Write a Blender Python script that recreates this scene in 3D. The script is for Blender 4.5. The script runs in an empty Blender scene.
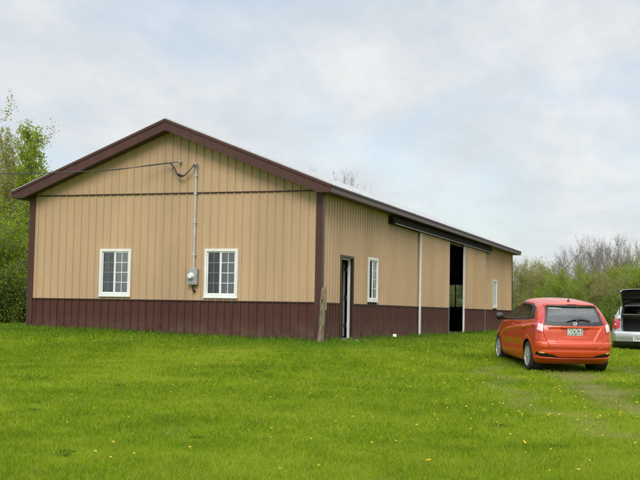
import bpy, math, random
import numpy as np
from mathutils import Vector, Matrix
R = math.radians
PI = math.pi
scene = bpy.context.scene
COL = scene.collection
rng = np.random.default_rng(7)
random.seed(7)

# ------------------------------------------------------------------ camera
FPX = 1113.108
CAM = np.array([-26.564, -9.315, 0.6907])
PITCH, YAW, ROLL = 0.0645, 0.3383, 0.0181
_F = np.array([math.cos(YAW) * math.cos(PITCH), math.sin(YAW) * math.cos(PITCH), math.sin(PITCH)])
_R = np.cross(_F, [0, 0, 1]); _R /= np.linalg.norm(_R)
_U = np.cross(_R, _F)
_R2 = math.cos(ROLL) * _R + math.sin(ROLL) * _U
_U2 = -math.sin(ROLL) * _R + math.cos(ROLL) * _U


def at_depth(px, py, w):
    d = _F * FPX + _R2 * (px - 320) - _U2 * (py - 240)
    return CAM + d * w / FPX


def make_camera():
    cd = bpy.data.cameras.new('camera')
    cam = bpy.data.objects.new('camera', cd)
    COL.objects.link(cam)
    cd.sensor_width = 36.0
    cd.lens = 36.0 * FPX / 640.0
    cd.clip_start = 0.1
    cd.clip_end = 2000
    m = Matrix.Identity(4)
    for i in range(3):
        m[i][0] = _R2[i]; m[i][1] = _U2[i]; m[i][2] = -_F[i]; m[i][3] = CAM[i]
    cam.matrix_world = m
    scene.camera = cam


# ------------------------------------------------------------------ ground height
_PS = np.array([-40, 0, 12, 20, 23.7, 26.2, 29, 34, 45, 70, 140, 500.])
_PZ = np.array([-1.3, -.92, -.745, -.565, -.455, -.36, -.20, -.12, -.08, -.06, -.05, 0.4])
BW, BL = 8.584, 28.63
WY = 2.36


def _sm(t):
    t = np.clip(t, 0, 1)
    return t * t * (3 - 2 * t)


def _base(s):
    # smoothed piecewise profile
    z = 0
    for o, w in ((-1.6, .2), (-.8, .2), (0, .2), (.8, .2), (1.6, .2)):
        z = z + w * np.interp(s + o, _PS, _PZ)
    return z


def ground_z(x, y):
    x = np.asarray(x, float); y = np.asarray(y, float)
    s = (x - CAM[0]) * math.cos(YAW) + (y - CAM[1]) * math.sin(YAW)
    z = _base(s)
    dx = np.maximum(np.maximum(-x, x - BL), 0)
    dy = np.maximum(np.maximum(-y, y - BW), 0)
    d = np.sqrt(dx * dx + dy * dy)
    pad = -.06 + .21 * np.clip(y / BW, 0, 1.1)
    w = 1 - _sm((d - .2) / 5.5)
    z = z * (1 - w) + pad * w
    z = z - .26 * np.exp(-(((x - 9.5) / 3.6) ** 2 + ((y + 8.0) / 2.6) ** 2))
    z = z + .018 * np.sin(x * .9 + 1.3 * np.sin(y * .35)) * np.cos(y * .8 + .5) * _sm((d - .3) / 3)
    return z


# ------------------------------------------------------------------ materials
def new_mat(name):
    m = bpy.data.materials.new(name)
    m.use_nodes = True
    nt = m.node_tree
    for n in list(nt.nodes):
        nt.nodes.remove(n)
    out = nt.nodes.new('ShaderNodeOutputMaterial')
    return m, nt, out


def N(nt, typ, **kw):
    n = nt.nodes.new('ShaderNode' + typ)
    for k, v in kw.items():
        if k in n.inputs:
            n.inputs[k].default_value = v
        else:
            setattr(n, k, v)
    return n


def ramp(nt, fac, stops):
    r = nt.nodes.new('ShaderNodeValToRGB')
    e = r.color_ramp.elements
    e[0].position, e[0].color = stops[0][0], (*stops[0][1], 1)
    e[1].position, e[1].color = stops[-1][0], (*stops[-1][1], 1)
    for p, c in stops[1:-1]:
        k = e.new(p); k.color = (*c, 1)
    nt.links.new(fac, r.inputs[0])
    return r.outputs[0]


def mat_noise(name, c1, c2, scale=3.0, rough=.6, metal=0.0, spec=.5, coat=0.0, stretch=(1, 1, 1), bump=0.0, bscale=None,
              detail=5, lo=.35, hi=.65, backdark=None):
    m, nt, out = new_mat(name)
    tc = N(nt, 'TexCoord')
    mp = N(nt, 'Mapping')
    mp.inputs['Scale'].default_value = stretch
    nt.links.new(tc.outputs['Object'], mp.inputs[0])
    nz = N(nt, 'TexNoise', Scale=scale, Detail=detail, Roughness=.6)
    nt.links.new(mp.outputs[0], nz.inputs['Vector'])
    col = ramp(nt, nz.outputs['Fac'], [(lo, c1), (hi, c2)])
    b = N(nt, 'BsdfPrincipled', Roughness=rough, Metallic=metal)
    b.inputs['Specular IOR Level'].default_value = spec
    if coat:
        b.inputs['Coat Weight'].default_value = coat
        b.inputs['Coat Roughness'].default_value = .06
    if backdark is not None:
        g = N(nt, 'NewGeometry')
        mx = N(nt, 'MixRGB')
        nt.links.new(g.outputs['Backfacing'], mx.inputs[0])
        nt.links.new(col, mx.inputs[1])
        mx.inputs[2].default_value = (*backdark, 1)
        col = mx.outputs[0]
    nt.links.new(col, b.inputs['Base Color'])
    if bump:
        nb = N(nt, 'TexNoise', Scale=bscale or scale * 4, Detail=4)
        nt.links.new(mp.outputs[0], nb.inputs['Vector'])
        bp = N(nt, 'Bump', Strength=bump, Distance=.02)
        nt.links.new(nb.outputs['Fac'], bp.inputs['Height'])
        nt.links.new(bp.outputs[0], b.inputs['Normal'])
    nt.links.new(b.outputs[0], out.inputs[0])
    return m


def mat_flat(name, c, rough=.5, metal=0.0, spec=.5, coat=0.0):
    k = .88
    return mat_noise(name, tuple(v * k for v in c), tuple(min(1, v * 1.06) for v in c), 6.0, rough, metal, spec, coat)


def mat_glass(name, tint=(.3, .34, .33), refl=1.0, rough=.02, ior=1.5):
    m, nt, out = new_mat(name)
    t = N(nt, 'BsdfTransparent'); t.inputs[0].default_value = (*tint, 1)
    g = N(nt, 'BsdfGlossy', Roughness=rough)
    g.inputs['Color'].default_value = (refl, refl, refl, 1)
    fr = N(nt, 'Fresnel', IOR=ior)
    tc = N(nt, 'TexCoord')
    nz = N(nt, 'TexNoise', Scale=1.7, Detail=2)
    nt.links.new(tc.outputs['Object'], nz.inputs['Vector'])
    bp = N(nt, 'Bump', Strength=.06, Distance=.05)
    nt.links.new(nz.outputs['Fac'], bp.inputs['Height'])
    nt.links.new(bp.outputs[0], g.inputs['Normal'])
    mx = N(nt, 'MixShader')
    nt.links.new(fr.outputs[0], mx.inputs[0])
    nt.links.new(t.outputs[0], mx.inputs[1])
    nt.links.new(g.outputs[0], mx.inputs[2])
    nt.links.new(mx.outputs[0], out.inputs[0])
    return m


def mat_siding(name, base, var, rough=.42):
    """painted steel siding: vertical rain streaks, dust low down, faint dents"""
    m, nt, out = new_mat(name)
    tc = N(nt, 'TexCoord')
    mp = N(nt, 'Mapping'); mp.inputs['Scale'].default_value = (5, 5, .35)
    nt.links.new(tc.outputs['Object'], mp.inputs[0])
    n1 = N(nt, 'TexNoise', Scale=1.6, Detail=6, Roughness=.65)
    nt.links.new(mp.outputs[0], n1.inputs['Vector'])
    n2 = N(nt, 'TexNoise', Scale=.6, Detail=3)
    nt.links.new(tc.outputs['Object'], n2.inputs['Vector'])
    c1 = ramp(nt, n1.outputs['Fac'], [(.3, tuple(b * (1 - var) for b in base)), (.7, tuple(min(1, b * (1 + var)) for b in base))])
    mx = N(nt, 'MixRGB', blend_type='MULTIPLY')
    mx.inputs[0].default_value = 1
    nt.links.new(c1, mx.inputs[1])
    nt.links.new(ramp(nt, n2.outputs['Fac'], [(.35, (.92, .93, .95)), (.65, (1, 1, 1))]), mx.inputs[2])
    # each three-foot sheet has faded a little differently
    sp = N(nt, 'SeparateXYZ'); nt.links.new(tc.outputs['Object'], sp.inputs[0])
    sa = N(nt, 'Math', operation='ADD'); nt.links.new(sp.outputs['X'], sa.inputs[0]); nt.links.new(sp.outputs['Y'], sa.inputs[1])
    sd = N(nt, 'Math', operation='DIVIDE'); sd.inputs[1].default_value = .9144; nt.links.new(sa.outputs[0], sd.inputs[0])
    fl = N(nt, 'Math', operation='FLOOR'); nt.links.new(sd.outputs[0], fl.inputs[0])
    wn = N(nt, 'TexWhiteNoise'); wn.noise_dimensions = '1D'; nt.links.new(fl.outputs[0], wn.inputs['W'])
    mr = N(nt, 'MapRange'); mr.inputs['To Min'].default_value = .93; mr.inputs['To Max'].default_value = 1.05
    nt.links.new(wn.outputs['Value'], mr.inputs['Value'])
    vs = N(nt, 'VectorMath', operation='SCALE'); nt.links.new(mx.outputs[0], vs.inputs[0]); nt.links.new(mr.outputs[0], vs.inputs['Scale'])
    mx = vs
    b = N(nt, 'BsdfPrincipled', Roughness=rough)
    b.inputs['Specular IOR Level'].default_value = .35
    nt.links.new(mx.outputs[0], b.inputs['Base Color'])
    n3 = N(nt, 'TexNoise', Scale=2.2, Detail=2)
    nt.links.new(tc.outputs['Object'], n3.inputs['Vector'])
    bp = N(nt, 'Bump', Strength=.25, Distance=.03)
    nt.links.new(n3.outputs['Fac'], bp.inputs['Height'])
    nt.links.new(bp.outputs[0], b.inputs['Normal'])
    nt.links.new(b.outputs[0], out.inputs[0])
    return m


def add_splash(m, z0, z1, col):
    nt = m.node_tree
    b = [n for n in nt.nodes if n.type == 'BSDF_PRINCIPLED'][0]
    src = b.inputs['Base Color'].links[0].from_socket
    tc = N(nt, 'TexCoord'); sp = N(nt, 'SeparateXYZ'); nt.links.new(tc.outputs['Object'], sp.inputs[0])
    nz = N(nt, 'TexNoise', Scale=3.0, Detail=8, Roughness=.75); nt.links.new(tc.outputs['Object'], nz.inputs['Vector'])
    mr = N(nt, 'MapRange'); mr.inputs['From Min'].default_value = z0; mr.inputs['From Max'].default_value = z1
    mr.inputs['To Min'].default_value = .62; mr.inputs['To Max'].default_value = .0
    nt.links.new(sp.outputs['Z'], mr.inputs['Value'])
    mu = N(nt, 'Math', operation='MULTIPLY'); nt.links.new(mr.outputs[0], mu.inputs[0])
    mr2 = N(nt, 'MapRange'); mr2.inputs['From Min'].default_value = .38; mr2.inputs['From Max'].default_value = .66
    nt.links.new(nz.outputs['Fac'], mr2.inputs['Value']); nt.links.new(mr2.outputs[0], mu.inputs[1])
    mx = N(nt, 'MixRGB'); nt.links.new(mu.outputs[0], mx.inputs[0]); nt.links.new(src, mx.inputs[1]); mx.inputs[2].default_value = (*col, 1)
    nt.links.new(mx.outputs[0], b.inputs['Base Color'])


def mat_leaf(name, c1, c2, c3, trans=.45):
    m, nt, out = new_mat(name)
    g = N(nt, 'NewGeometry')
    oi = N(nt, 'ObjectInfo')
    ad = N(nt, 'Math', operation='ADD')
    mu = N(nt, 'Math', operation='MULTIPLY'); mu.inputs[1].default_value = .8
    nt.links.new(g.outputs['Random Per Island'], mu.inputs[0])
    m2 = N(nt, 'Math', operation='MULTIPLY'); m2.inputs[1].default_value = .2
    nt.links.new(oi.outputs['Random'], m2.inputs[0])
    nt.links.new(mu.outputs[0], ad.inputs[0]); nt.links.new(m2.outputs[0], ad.inputs[1])
    col = ramp(nt, ad.outputs[0], [(0, c1), (.5, c2), (1, c3)])
    d = N(nt, 'BsdfDiffuse'); t = N(nt, 'BsdfTranslucent')
    nt.links.new(col, d.inputs[0]); nt.links.new(col, t.inputs[0])
    mx = N(nt, 'MixShader'); mx.inputs[0].default_value = trans
    nt.links.new(d.outputs[0], mx.inputs[1]); nt.links.new(t.outputs[0], mx.inputs[2])
    nt.links.new(mx.outputs[0], out.inputs[0])
    return m


def add_bands(nt, coord, first):
    return first


def mat_grass(name, blade=True):
    """meadow colour: patches of yellow-green, deep green and dry straw laid out in world metres"""
    m, nt, out = new_mat(name)
    tc = N(nt, 'TexCoord')
    n1 = N(nt, 'TexNoise', Scale=.28, Detail=5, Roughness=.62)
    n2 = N(nt, 'TexNoise', Scale=1.5, Detail=6, Roughness=.72)
    n3 = N(nt, 'TexNoise', Scale=.9, Detail=6, Roughness=.75)
    for n in (n1, n2):
        nt.links.new(tc.outputs['Object'], n.inputs['Vector'])
    mp = N(nt, 'Mapping'); mp.inputs['Location'].default_value = (31, 17, 5)
    nt.links.new(tc.outputs['Object'], mp.inputs[0]); nt.links.new(mp.outputs[0], n3.inputs['Vector'])
    ad = N(nt, 'Math', operation='ADD')
    m1 = N(nt, 'Math', operation='MULTIPLY'); m1.inputs[1].default_value = .55
    m2 = N(nt, 'Math', operation='MULTIPLY'); m2.inputs[1].default_value = .45
    nt.links.new(n1.outputs['Fac'], m1.inputs[0]); nt.links.new(n2.outputs['Fac'], m2.inputs[0])
    nt.links.new(m1.outputs[0], ad.inputs[0]); nt.links.new(m2.outputs[0], ad.inputs[1])
    fac = ad.outputs[0]
    if blade:
        g = N(nt, 'NewGeometry')
        mm = N(nt, 'MapRange'); mm.inputs['To Min'].default_value = -.15; mm.inputs['To Max'].default_value = .15
        nt.links.new(g.outputs['Random Per Island'], mm.inputs['Value'])
        a2 = N(nt, 'Math', operation='ADD')
        nt.links.new(fac, a2.inputs[0]); nt.links.new(mm.outputs[0], a2.inputs[1])
        fac = a2.outputs[0]
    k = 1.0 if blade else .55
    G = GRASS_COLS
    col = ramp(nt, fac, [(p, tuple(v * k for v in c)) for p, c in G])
    # dry straw: scattered patches plus the worn wheel track and the trodden spot by the wall
    at = N(nt, 'Attribute', attribute_name='dry')
    dn = N(nt, 'MapRange'); dn.inputs['From Min'].default_value = .60; dn.inputs['From Max'].default_value = .78
    dn.inputs['To Max'].default_value = .55
    nt.links.new(n3.outputs['Fac'], dn.inputs['Value'])
    a3 = N(nt, 'Math', operation='ADD'); a3.use_clamp = True
    nt.links.new(dn.outputs[0], a3.inputs[0]); nt.links.new(at.outputs['Fac'], a3.inputs[1])
    mx = N(nt, 'MixRGB'); nt.links.new(a3.outputs[0], mx.inputs[0]); nt.links.new(col, mx.inputs[1])
    mx.inputs[2].default_value = (.33 * k, .29 * k, .14 * k, 1)
    lu = N(nt, 'Attribute', attribute_name='lush')
    ml = N(nt, 'MixRGB'); nt.links.new(lu.outputs['Fac'], ml.inputs[0]); nt.links.new(mx.outputs[0], ml.inputs[1])
    ml.inputs[2].default_value = (.060 * k, .165 * k, .016 * k, 1)
    mx = ml
    if blade:
        th = N(nt, 'MapRange'); th.inputs['From Min'].default_value = .925; th.inputs['From Max'].default_value = .95; th.inputs['To Max'].default_value = .7
        nt.links.new(g.outputs['Random Per Island'], th.inputs['Value'])
        m3 = N(nt, 'MixRGB'); nt.links.new(th.outputs[0], m3.inputs[0]); nt.links.new(ml.outputs[0], m3.inputs[1])
        m3.inputs[2].default_value = (.30, .27, .10, 1)
        mx = m3
    d = N(nt, 'BsdfDiffuse'); nt.links.new(mx.outputs[0], d.inputs[0])
    if blade:
        t = N(nt, 'BsdfTranslucent'); nt.links.new(mx.outputs[0], t.inputs[0])
        ms = N(nt, 'MixShader'); ms.inputs[0].default_value = .42
        nt.links.new(d.outputs[0], ms.inputs[1]); nt.links.new(t.outputs[0], ms.inputs[2])
        nt.links.new(ms.outputs[0], out.inputs[0])
    else:
        nt.links.new(d.outputs[0], out.inputs[0])
    return m


GRASS_COLS = [(.32, (.105, .185, .012)), (.43, (.168, .262, .014)), (.53, (.240, .335, .018)), (.64, (.325, .400, .036))]

M = {}


def build_materials():
    M['tan'] = mat_siding('tan_steel', (.50, .345, .205), .05)
    M['brown'] = mat_siding('brown_steel', (.080, .029, .021), .15)
    add_splash(M['brown'], -.05, .55, (.17, .13, .09))
    M['trim'] = mat_siding('brown_trim', (.078, .033, .027), .14, .4)
    M['trim_dark'] = mat_siding('brown_edge', (.040, .018, .016), .1, .45)
    M['roof'] = mat_siding('white_steel_roof', (.47, .48, .49), .14, .4)
    M['soffit'] = mat_flat('soffit', (.055, .032, .026), .6)
    M['track'] = mat_noise('track_metal', (.016, .012, .011), (.028, .020, .018), 4, .8, 0, .15)
    M['galv'] = mat_noise('galvanised', (.42, .43, .44), (.56, .57, .57), 9, .42, .6)
    M['white'] = mat_noise('white_vinyl', (.70, .71, .70), (.80, .80, .79), 2.5, .38)
    M['offwhite'] = mat_noise('dusty_white', (.46, .45, .43), (.62, .61, .59), 3, .5, stretch=(1, 1, .2))
    M['pane'] = mat_glass('window_glass', (.78, .83, .82), 1.0, .015, 1.95)
    M['clear'] = mat_glass('clear_glass', (.75, .8, .76), .6)
    M['screen'] = mat_glass('insect_screen', (.84, .85, .86), .3, .3, 1.35)
    M['curtain'] = mat_noise('curtain', (.32, .33, .33), (.55, .56, .54), 3, .9, stretch=(14, 14, .3))
    M['concrete'] = mat_noise('concrete', (.22, .21, .20), (.36, .35, .33), 5, .9, bump=.3)
    M['lumber'] = mat_noise('lumber', (.13, .09, .055), (.22, .16, .10), 3, .8, stretch=(6, 6, .6))
    M['post'] = mat_noise('weathered_wood', (.075, .06, .038), (.33, .27, .165), 5, .9, stretch=(8, 8, 1.1), bump=1.0, bscale=9, lo=.33, hi=.66)
    M['pvc'] = mat_noise('grey_conduit', (.40, .39, .37), (.52, .51, .48), 5, .45)
    M['meter'] = mat_noise('meter_grey', (.24, .25, .26), (.34, .35, .35), 8, .5)
    M['black'] = mat_flat('black_rubber', (.014, .014, .015), .55)
    M['cable'] = mat_flat('cable', (.05, .047, .045), .6)
    M['dial'] = mat_glass('meter_dome', (.8, .82, .82), .9)
    M['dirt'] = mat_noise('dirt', (.07, .055, .035), (.13, .10, .07), 4, 1.0)
    # cars
    def paint(name, c1, c2, met, rough, coat):
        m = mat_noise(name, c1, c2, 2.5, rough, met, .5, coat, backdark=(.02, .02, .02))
        b = [n for n in m.node_tree.nodes if n.type == 'BSDF_PRINCIPLED'][0]
        b.inputs['Coat Roughness'].default_value = .08
        return m
    M['red'] = paint('orange_red_paint', (.52, .050, .008), (.58, .059, .011), .08, .34, .5)
    M['silver'] = paint('silver_paint', (.46, .47, .48), (.53, .54, .55), .55, .36, .6)
    M['silver_plain'] = mat_noise('silver_flange', (.46, .47, .48), (.53, .54, .55), 3, .4, .4)
    M['carglass'] = mat_glass('car_glass', (.26, .31, .30), .75, .01, 1.6)
    M['rearglass'] = mat_glass('rear_glass', (.30, .35, .33), .88, .02, 2.25)
    M['privacy'] = mat_glass('privacy_glass', (.05, .055, .055), .35, .05, 1.4)
    M['trimblack'] = mat_flat('black_plastic', (.016, .016, .017), .4)
    M['darkfab'] = mat_noise('dark_cloth', (.022, .022, .024), (.04, .04, .042), 20, .9)
    M['greyfab'] = mat_noise('grey_cloth', (.14, .14, .14), (.2, .2, .2), 20, .9)
    M['lampred'] = mat_noise('red_lens', (.42, .012, .018), (.52, .022, .03), 14, .18, 0, .6, .6)
    M['lampclear'] = mat_noise('clear_lens', (.60, .42, .44), (.78, .66, .66), 22, .15, 0, .6, .5)
    M['amber'] = mat_noise('amber_reflector', (.75, .30, .05), (.85, .52, .18), 30, .3)
    M['chrome'] = mat_flat('chrome', (.75, .75, .76), .15, 1.0)
    M['badge'] = mat_noise('badge_silver', (.62, .62, .62), (.76, .76, .76), 20, .35, .1)
    M['alloy'] = mat_noise('silver_wheel', (.50, .50, .51), (.62, .62, .63), 12, .35, .5)
    M['tyre'] = mat_noise('tyre_rubber', (.018, .018, .019), (.034, .032, .030), 12, .85, bump=.2)
    # number plate: pale with unreadable dark strokes, green tint in the middle
    m, nt, out = new_mat('plate_face')
    tc = N(nt, 'TexCoord'); mp = N(nt, 'Mapping'); mp.inputs['Scale'].default_value = (1, 38, 16)
    nt.links.new(tc.outputs['Object'], mp.inputs[0])
    nz = N(nt, 'TexNoise', Scale=1.0, Detail=2, Roughness=.6); nt.links.new(mp.outputs[0], nz.inputs['Vector'])
    c = ramp(nt, nz.outputs['Fac'], [(.40, (.05, .07, .06)), (.50, (.42, .52, .47)), (.6, (.62, .60, .57))])
    b = N(nt, 'BsdfPrincipled', Roughness=.4); nt.links.new(c, b.inputs['Base Color']); nt.links.new(b.outputs[0], out.inputs[0])
    M['plate'] = m
    # plants
    M['bark'] = mat_noise('grey_bark', (.07, .062, .055), (.15, .135, .12), 5, .95, stretch=(4, 4, 1))
    M['bark_dark'] = mat_noise('dark_bark', (.045, .038, .032), (.095, .082, .07), 5, .95, stretch=(4, 4, 1))
    M['twig'] = mat_noise('reddish_twigs', (.19, .165, .155), (.29, .26, .25), 3, .95)
    M['leaf_fresh'] = mat_leaf('fresh_leaf', (.17, .25, .020), (.26, .35, .030), (.36, .43, .055))
    M['leaf_mid'] = mat_leaf('mid_leaf', (.12, .18, .026), (.18, .255, .032), (.26, .33, .052))
    M['leaf_olive'] = mat_leaf('olive_bud', (.22, .225, .045), (.31, .31, .06), (.41, .39, .085))
    M['leaf_bud'] = mat_leaf('brown_bud', (.14, .10, .06), (.2, .15, .08), (.24, .2, .09))
    M['grass'] = mat_grass('grass_blades', True)
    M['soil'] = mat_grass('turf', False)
    M['yellow'] = mat_noise('dandelion_yellow', (.62, .44, .015), (.74, .56, .03), 60, .9)
    M['stem'] = mat_flat('flower_stem', (.14, .2, .05), .8)
    M['weed'] = mat_leaf('weed_leaf', (.045, .11, .015), (.07, .16, .02), (.11, .21, .03))


# ------------------------------------------------------------------ mesh builder
class MB:
    def __init__(self):
        self.v = []; self.f = []; self.mi = []

    def add(self, verts, faces, mi=0):
        o = len(self.v)
        self.v.extend([tuple(map(float, p)) for p in verts])
        for f in faces:
            self.f.append(tuple(i + o for i in f)); self.mi.append(mi)
        return self

    def box(self, a, b, mi=0, bev=0.0):
        (x0, y0, z0), (x1, y1, z1) = a, b
        x0, x1 = min(x0, x1), max(x0, x1); y0, y1 = min(y0, y1), max(y0, y1); z0, z1 = min(z0, z1), max(z0, z1)
        if bev <= 0:
            v = [(x0, y0, z0), (x1, y0, z0), (x1, y1, z0), (x0, y1, z0), (x0, y0, z1), (x1, y0, z1), (x1, y1, z1), (x0, y1, z1)]
            f = [(0, 3, 2, 1), (4, 5, 6, 7), (0, 1, 5, 4), (1, 2, 6, 5), (2, 3, 7, 6), (3, 0, 4, 7)]
            return self.add(v, f, mi)
        import bmesh
        bm = bmesh.new()
        bmesh.ops.create_cube(bm, size=1)
        for v in bm.verts:
            v.co = Vector(((x0 + x1) / 2 + v.co.x * (x1 - x0), (y0 + y1) / 2 + v.co.y * (y1 - y0), (z0 + z1) / 2 + v.co.z * (z1 - z0)))
        bmesh.ops.bevel(bm, geom=list(bm.edges), offset=bev, segments=2, affect='EDGES', profile=.5)
        bm.verts.index_update()
        vs = [v.co[:] for v in bm.verts]; fs = [[v.index for v in f.verts] for f in bm.faces]
        bm.free()
        return self.add(vs, fs, mi)

    def tube(self, pts, rads, n=8, mi=0, cap=True):
        pts = [Vector(p) for p in pts]
        if not hasattr(rads, '__len__'):
            rads = [rads] * len(pts)
        o = len(self.v)
        prev = None
        for i, p in enumerate(pts):
            d = (pts[min(i + 1, len(pts) - 1)] - pts[max(i - 1, 0)])
            d = d.normalized() if d.length > 1e-9 else Vector((0, 0, 1))
            if prev is None:
                a = d.cross(Vector((0, 0, 1)) if abs(d.z) < .9 else Vector((1, 0, 0))).normalized()
            else:
                a = (prev - d * prev.dot(d)).normalized()
            prev = a
            b = d.cross(a)
            for k in range(n):
                t = 2 * PI * k / n
                self.v.append(tuple(p + a * (math.cos(t) * rads[i]) + b * (math.sin(t) * rads[i])))
        for i in range(len(pts) - 1):
            for k in range(n):
                k2 = (k + 1) % n
                self.f.append((o + i * n + k, o + i * n + k2, o + (i + 1) * n + k2, o + (i + 1) * n + k)); self.mi.append(mi)
        if cap:
            self.f.append(tuple(o + k for k in reversed(range(n)))); self.mi.append(mi)
            e = o + (len(pts) - 1) * n
            self.f.append(tuple(e + k for k in range(n))); self.mi.append(mi)
        return self

    def lathe(self, prof, n=24, axis='y', origin=(0, 0, 0), mi=0):
        """prof: list of (radius, offset along axis)"""
        o = len(self.v)
        for r, t in prof:
            for k in range(n):
                a = 2 * PI * k / n
                c, s = math.cos(a) * r, math.sin(a) * r
                p = {'y': (c, t, s), 'z': (c, s, t), 'x': (t, c, s)}[axis]
                self.v.append((p[0] + origin[0], p[1] + origin[1], p[2] + origin[2]))
        for i in range(len(prof) - 1):
            for k in range(n):
                k2 = (k + 1) % n
                self.f.append((o + i * n + k, o + i * n + k2, o + (i + 1) * n + k2, o + (i + 1) * n + k)); self.mi.append(mi)
        return self

    def prism(self, poly, axis, a, b, mi=0):
        """extrude 2-D polygon along axis from a to b; poly in the two other coordinates in xyz order"""
        n = len(poly)
        def P(q, t):
            return {'x': (t, q[0], q[1]), 'y': (q[0], t, q[1]), 'z': (q[0], q[1], t)}[axis]
        v = [P(q, a) for q in poly] + [P(q, b) for q in poly]
        f = [tuple(range(n)), tuple(reversed(range(n, 2 * n)))] + [(i, n + i, n + (i + 1) % n, (i + 1) % n) for i in range(n)]
        return self.add(v, f, mi)

    def build(self, name, mats, parent=None, smooth=False, fix=True):
        me = bpy.data.meshes.new(name)
        me.from_pydata(self.v, [], self.f)
        if not isinstance(mats, (list, tuple)):
            mats = [mats]
        for m in mats:
            me.materials.append(m)
        if len(mats) > 1:
            me.polygons.foreach_set('material_index', self.mi)
        if fix:
            import bmesh
            bm = bmesh.new(); bm.from_mesh(me)
            bmesh.ops.recalc_face_normals(bm, faces=bm.faces)
            bm.to_mesh(me); bm.free()
        if smooth:
            me.polygons.foreach_set('use_smooth', [True] * len(me.polygons))
            try:
                me.set_sharp_from_angle(angle=R(40))
            except Exception:
                pass
        me.update()
        o = bpy.data.objects.new(name, me)
        COL.objects.link(o)
        if parent is not None:
            o.parent = parent
        return o


def np_mesh(name, V, Q, mats, parent=None, smooth=False, tris=None, mi=None, attr=None):
    me = bpy.data.meshes.new(name)
    V = np.asarray(V, np.float32)
    loops = np.asarray(Q, np.int32).ravel()
    nq = len(Q)
    starts = np.arange(nq, dtype=np.int32) * 4
    if tris is not None and len(tris):
        starts = np.concatenate([starts, len(loops) + np.arange(len(tris), dtype=np.int32) * 3])
        loops = np.concatenate([loops, np.asarray(tris, np.int32).ravel()])
    me.vertices.add(len(V)); me.vertices.foreach_set('co', V.ravel())
    me.loops.add(len(loops)); me.loops.foreach_set('vertex_index', loops)
    me.polygons.add(len(starts)); me.polygons.foreach_set('loop_start', starts)
    if not isinstance(mats, (list, tuple)):
        mats = [mats]
    for m in mats:
        me.materials.append(m)
    if mi is not None:
        me.polygons.foreach_set('material_index', np.asarray(mi, np.int32))
    if smooth:
        me.polygons.foreach_set('use_smooth', np.ones(len(starts), bool))
    if attr:
        for k, val in attr.items():
            a = me.attributes.new(k, 'FLOAT', 'POINT')
            a.data.foreach_set('value', np.asarray(val, np.float32))
    me.update(calc_edges=True)
    me.validate()
    o = bpy.data.objects.new(name, me)
    COL.objects.link(o)
    if parent is not None:
        o.parent = parent
    return o


def empty(name, loc=(0, 0, 0), rz=0, parent=None):
    o = bpy.data.objects.new(name, None)
    o.empty_display_size = .3
    COL.objects.link(o)
    o.location = loc; o.rotation_euler = (0, 0, rz)
    if parent is not None:
        o.parent = parent
    return o


def tag(o, label=None, cat=None, group=None, kind=None):
    if label: o['label'] = label
    if cat: o['category'] = cat
    if group: o['group'] = group
    if kind: o['kind'] = kind
    return o


def copy_tree(o, parent=None):
    c = o.copy()
    COL.objects.link(c)
    c.parent = parent
    for ch in list(o.children):
        copy_tree(ch, c)
    return c


# ------------------------------------------------------------------ ground and grass
def dryness(x, y):
    x = np.asarray(x); y = np.asarray(y)
    # worn two-wheel track curving from behind the red car towards the lower right of the field
    d = np.zeros_like(x)
    P = TRACK
    best = np.full(x.shape, 99.)
    for (ax, ay), (bx, by) in zip(P[:-1], P[1:]):
        t = np.clip(((x - ax) * (bx - ax) + (y - ay) * (by - ay)) / ((bx - ax) ** 2 + (by - ay) ** 2), 0, 1)
        best = np.minimum(best, np.hypot(x - ax - t * (bx - ax), y - ay - t * (by - ay)))
    wob = .15 * np.sin(x * 2.1) + .12 * np.sin(y * 3.3 + x)
    for off, amp, ww in ((0.0, .95, .55), (1.55, .5, .4)):
        d = np.maximum(d, amp * np.clip(1 - np.abs(best - off + wob) / ww, 0, 1) * (.72 + .28 * np.sin(x * 5.1 + y * 3.3)))
    # trodden spot near the wall
    d = np.maximum(d, .75 * np.clip(1 - np.hypot((x - 5.6) / 1.9, (y + .95) / .55), 0, 1) ** .7)
    d = np.maximum(d, .6 * np.clip(1 - np.hypot((x - 2.0) / 1.2, (y + .75) / .5), 0, 1))
    return d


def lushness(x, y):
    # longer, deeper green growth along the foot of the walls and in a few damp patches
    dx = np.maximum(np.maximum(-x, x - BL), 0); dy = np.maximum(np.maximum(-y, y - BW), 0)
    d = np.hypot(dx, dy) + .5 * np.sin(x * 1.3 + y * .9) + .3 * np.sin(y * 2.7)
    f = .72 * np.clip(1 - d / 3.6, 0, 1)
    return f


TRACK = [(-2.6, -6.35), (-4.0, -6.77), (-6.6, -7.41), (-8.4, -7.88), (-9.65, -8.34), (-10.8, -8.95), (-14, -11.0)]


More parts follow.
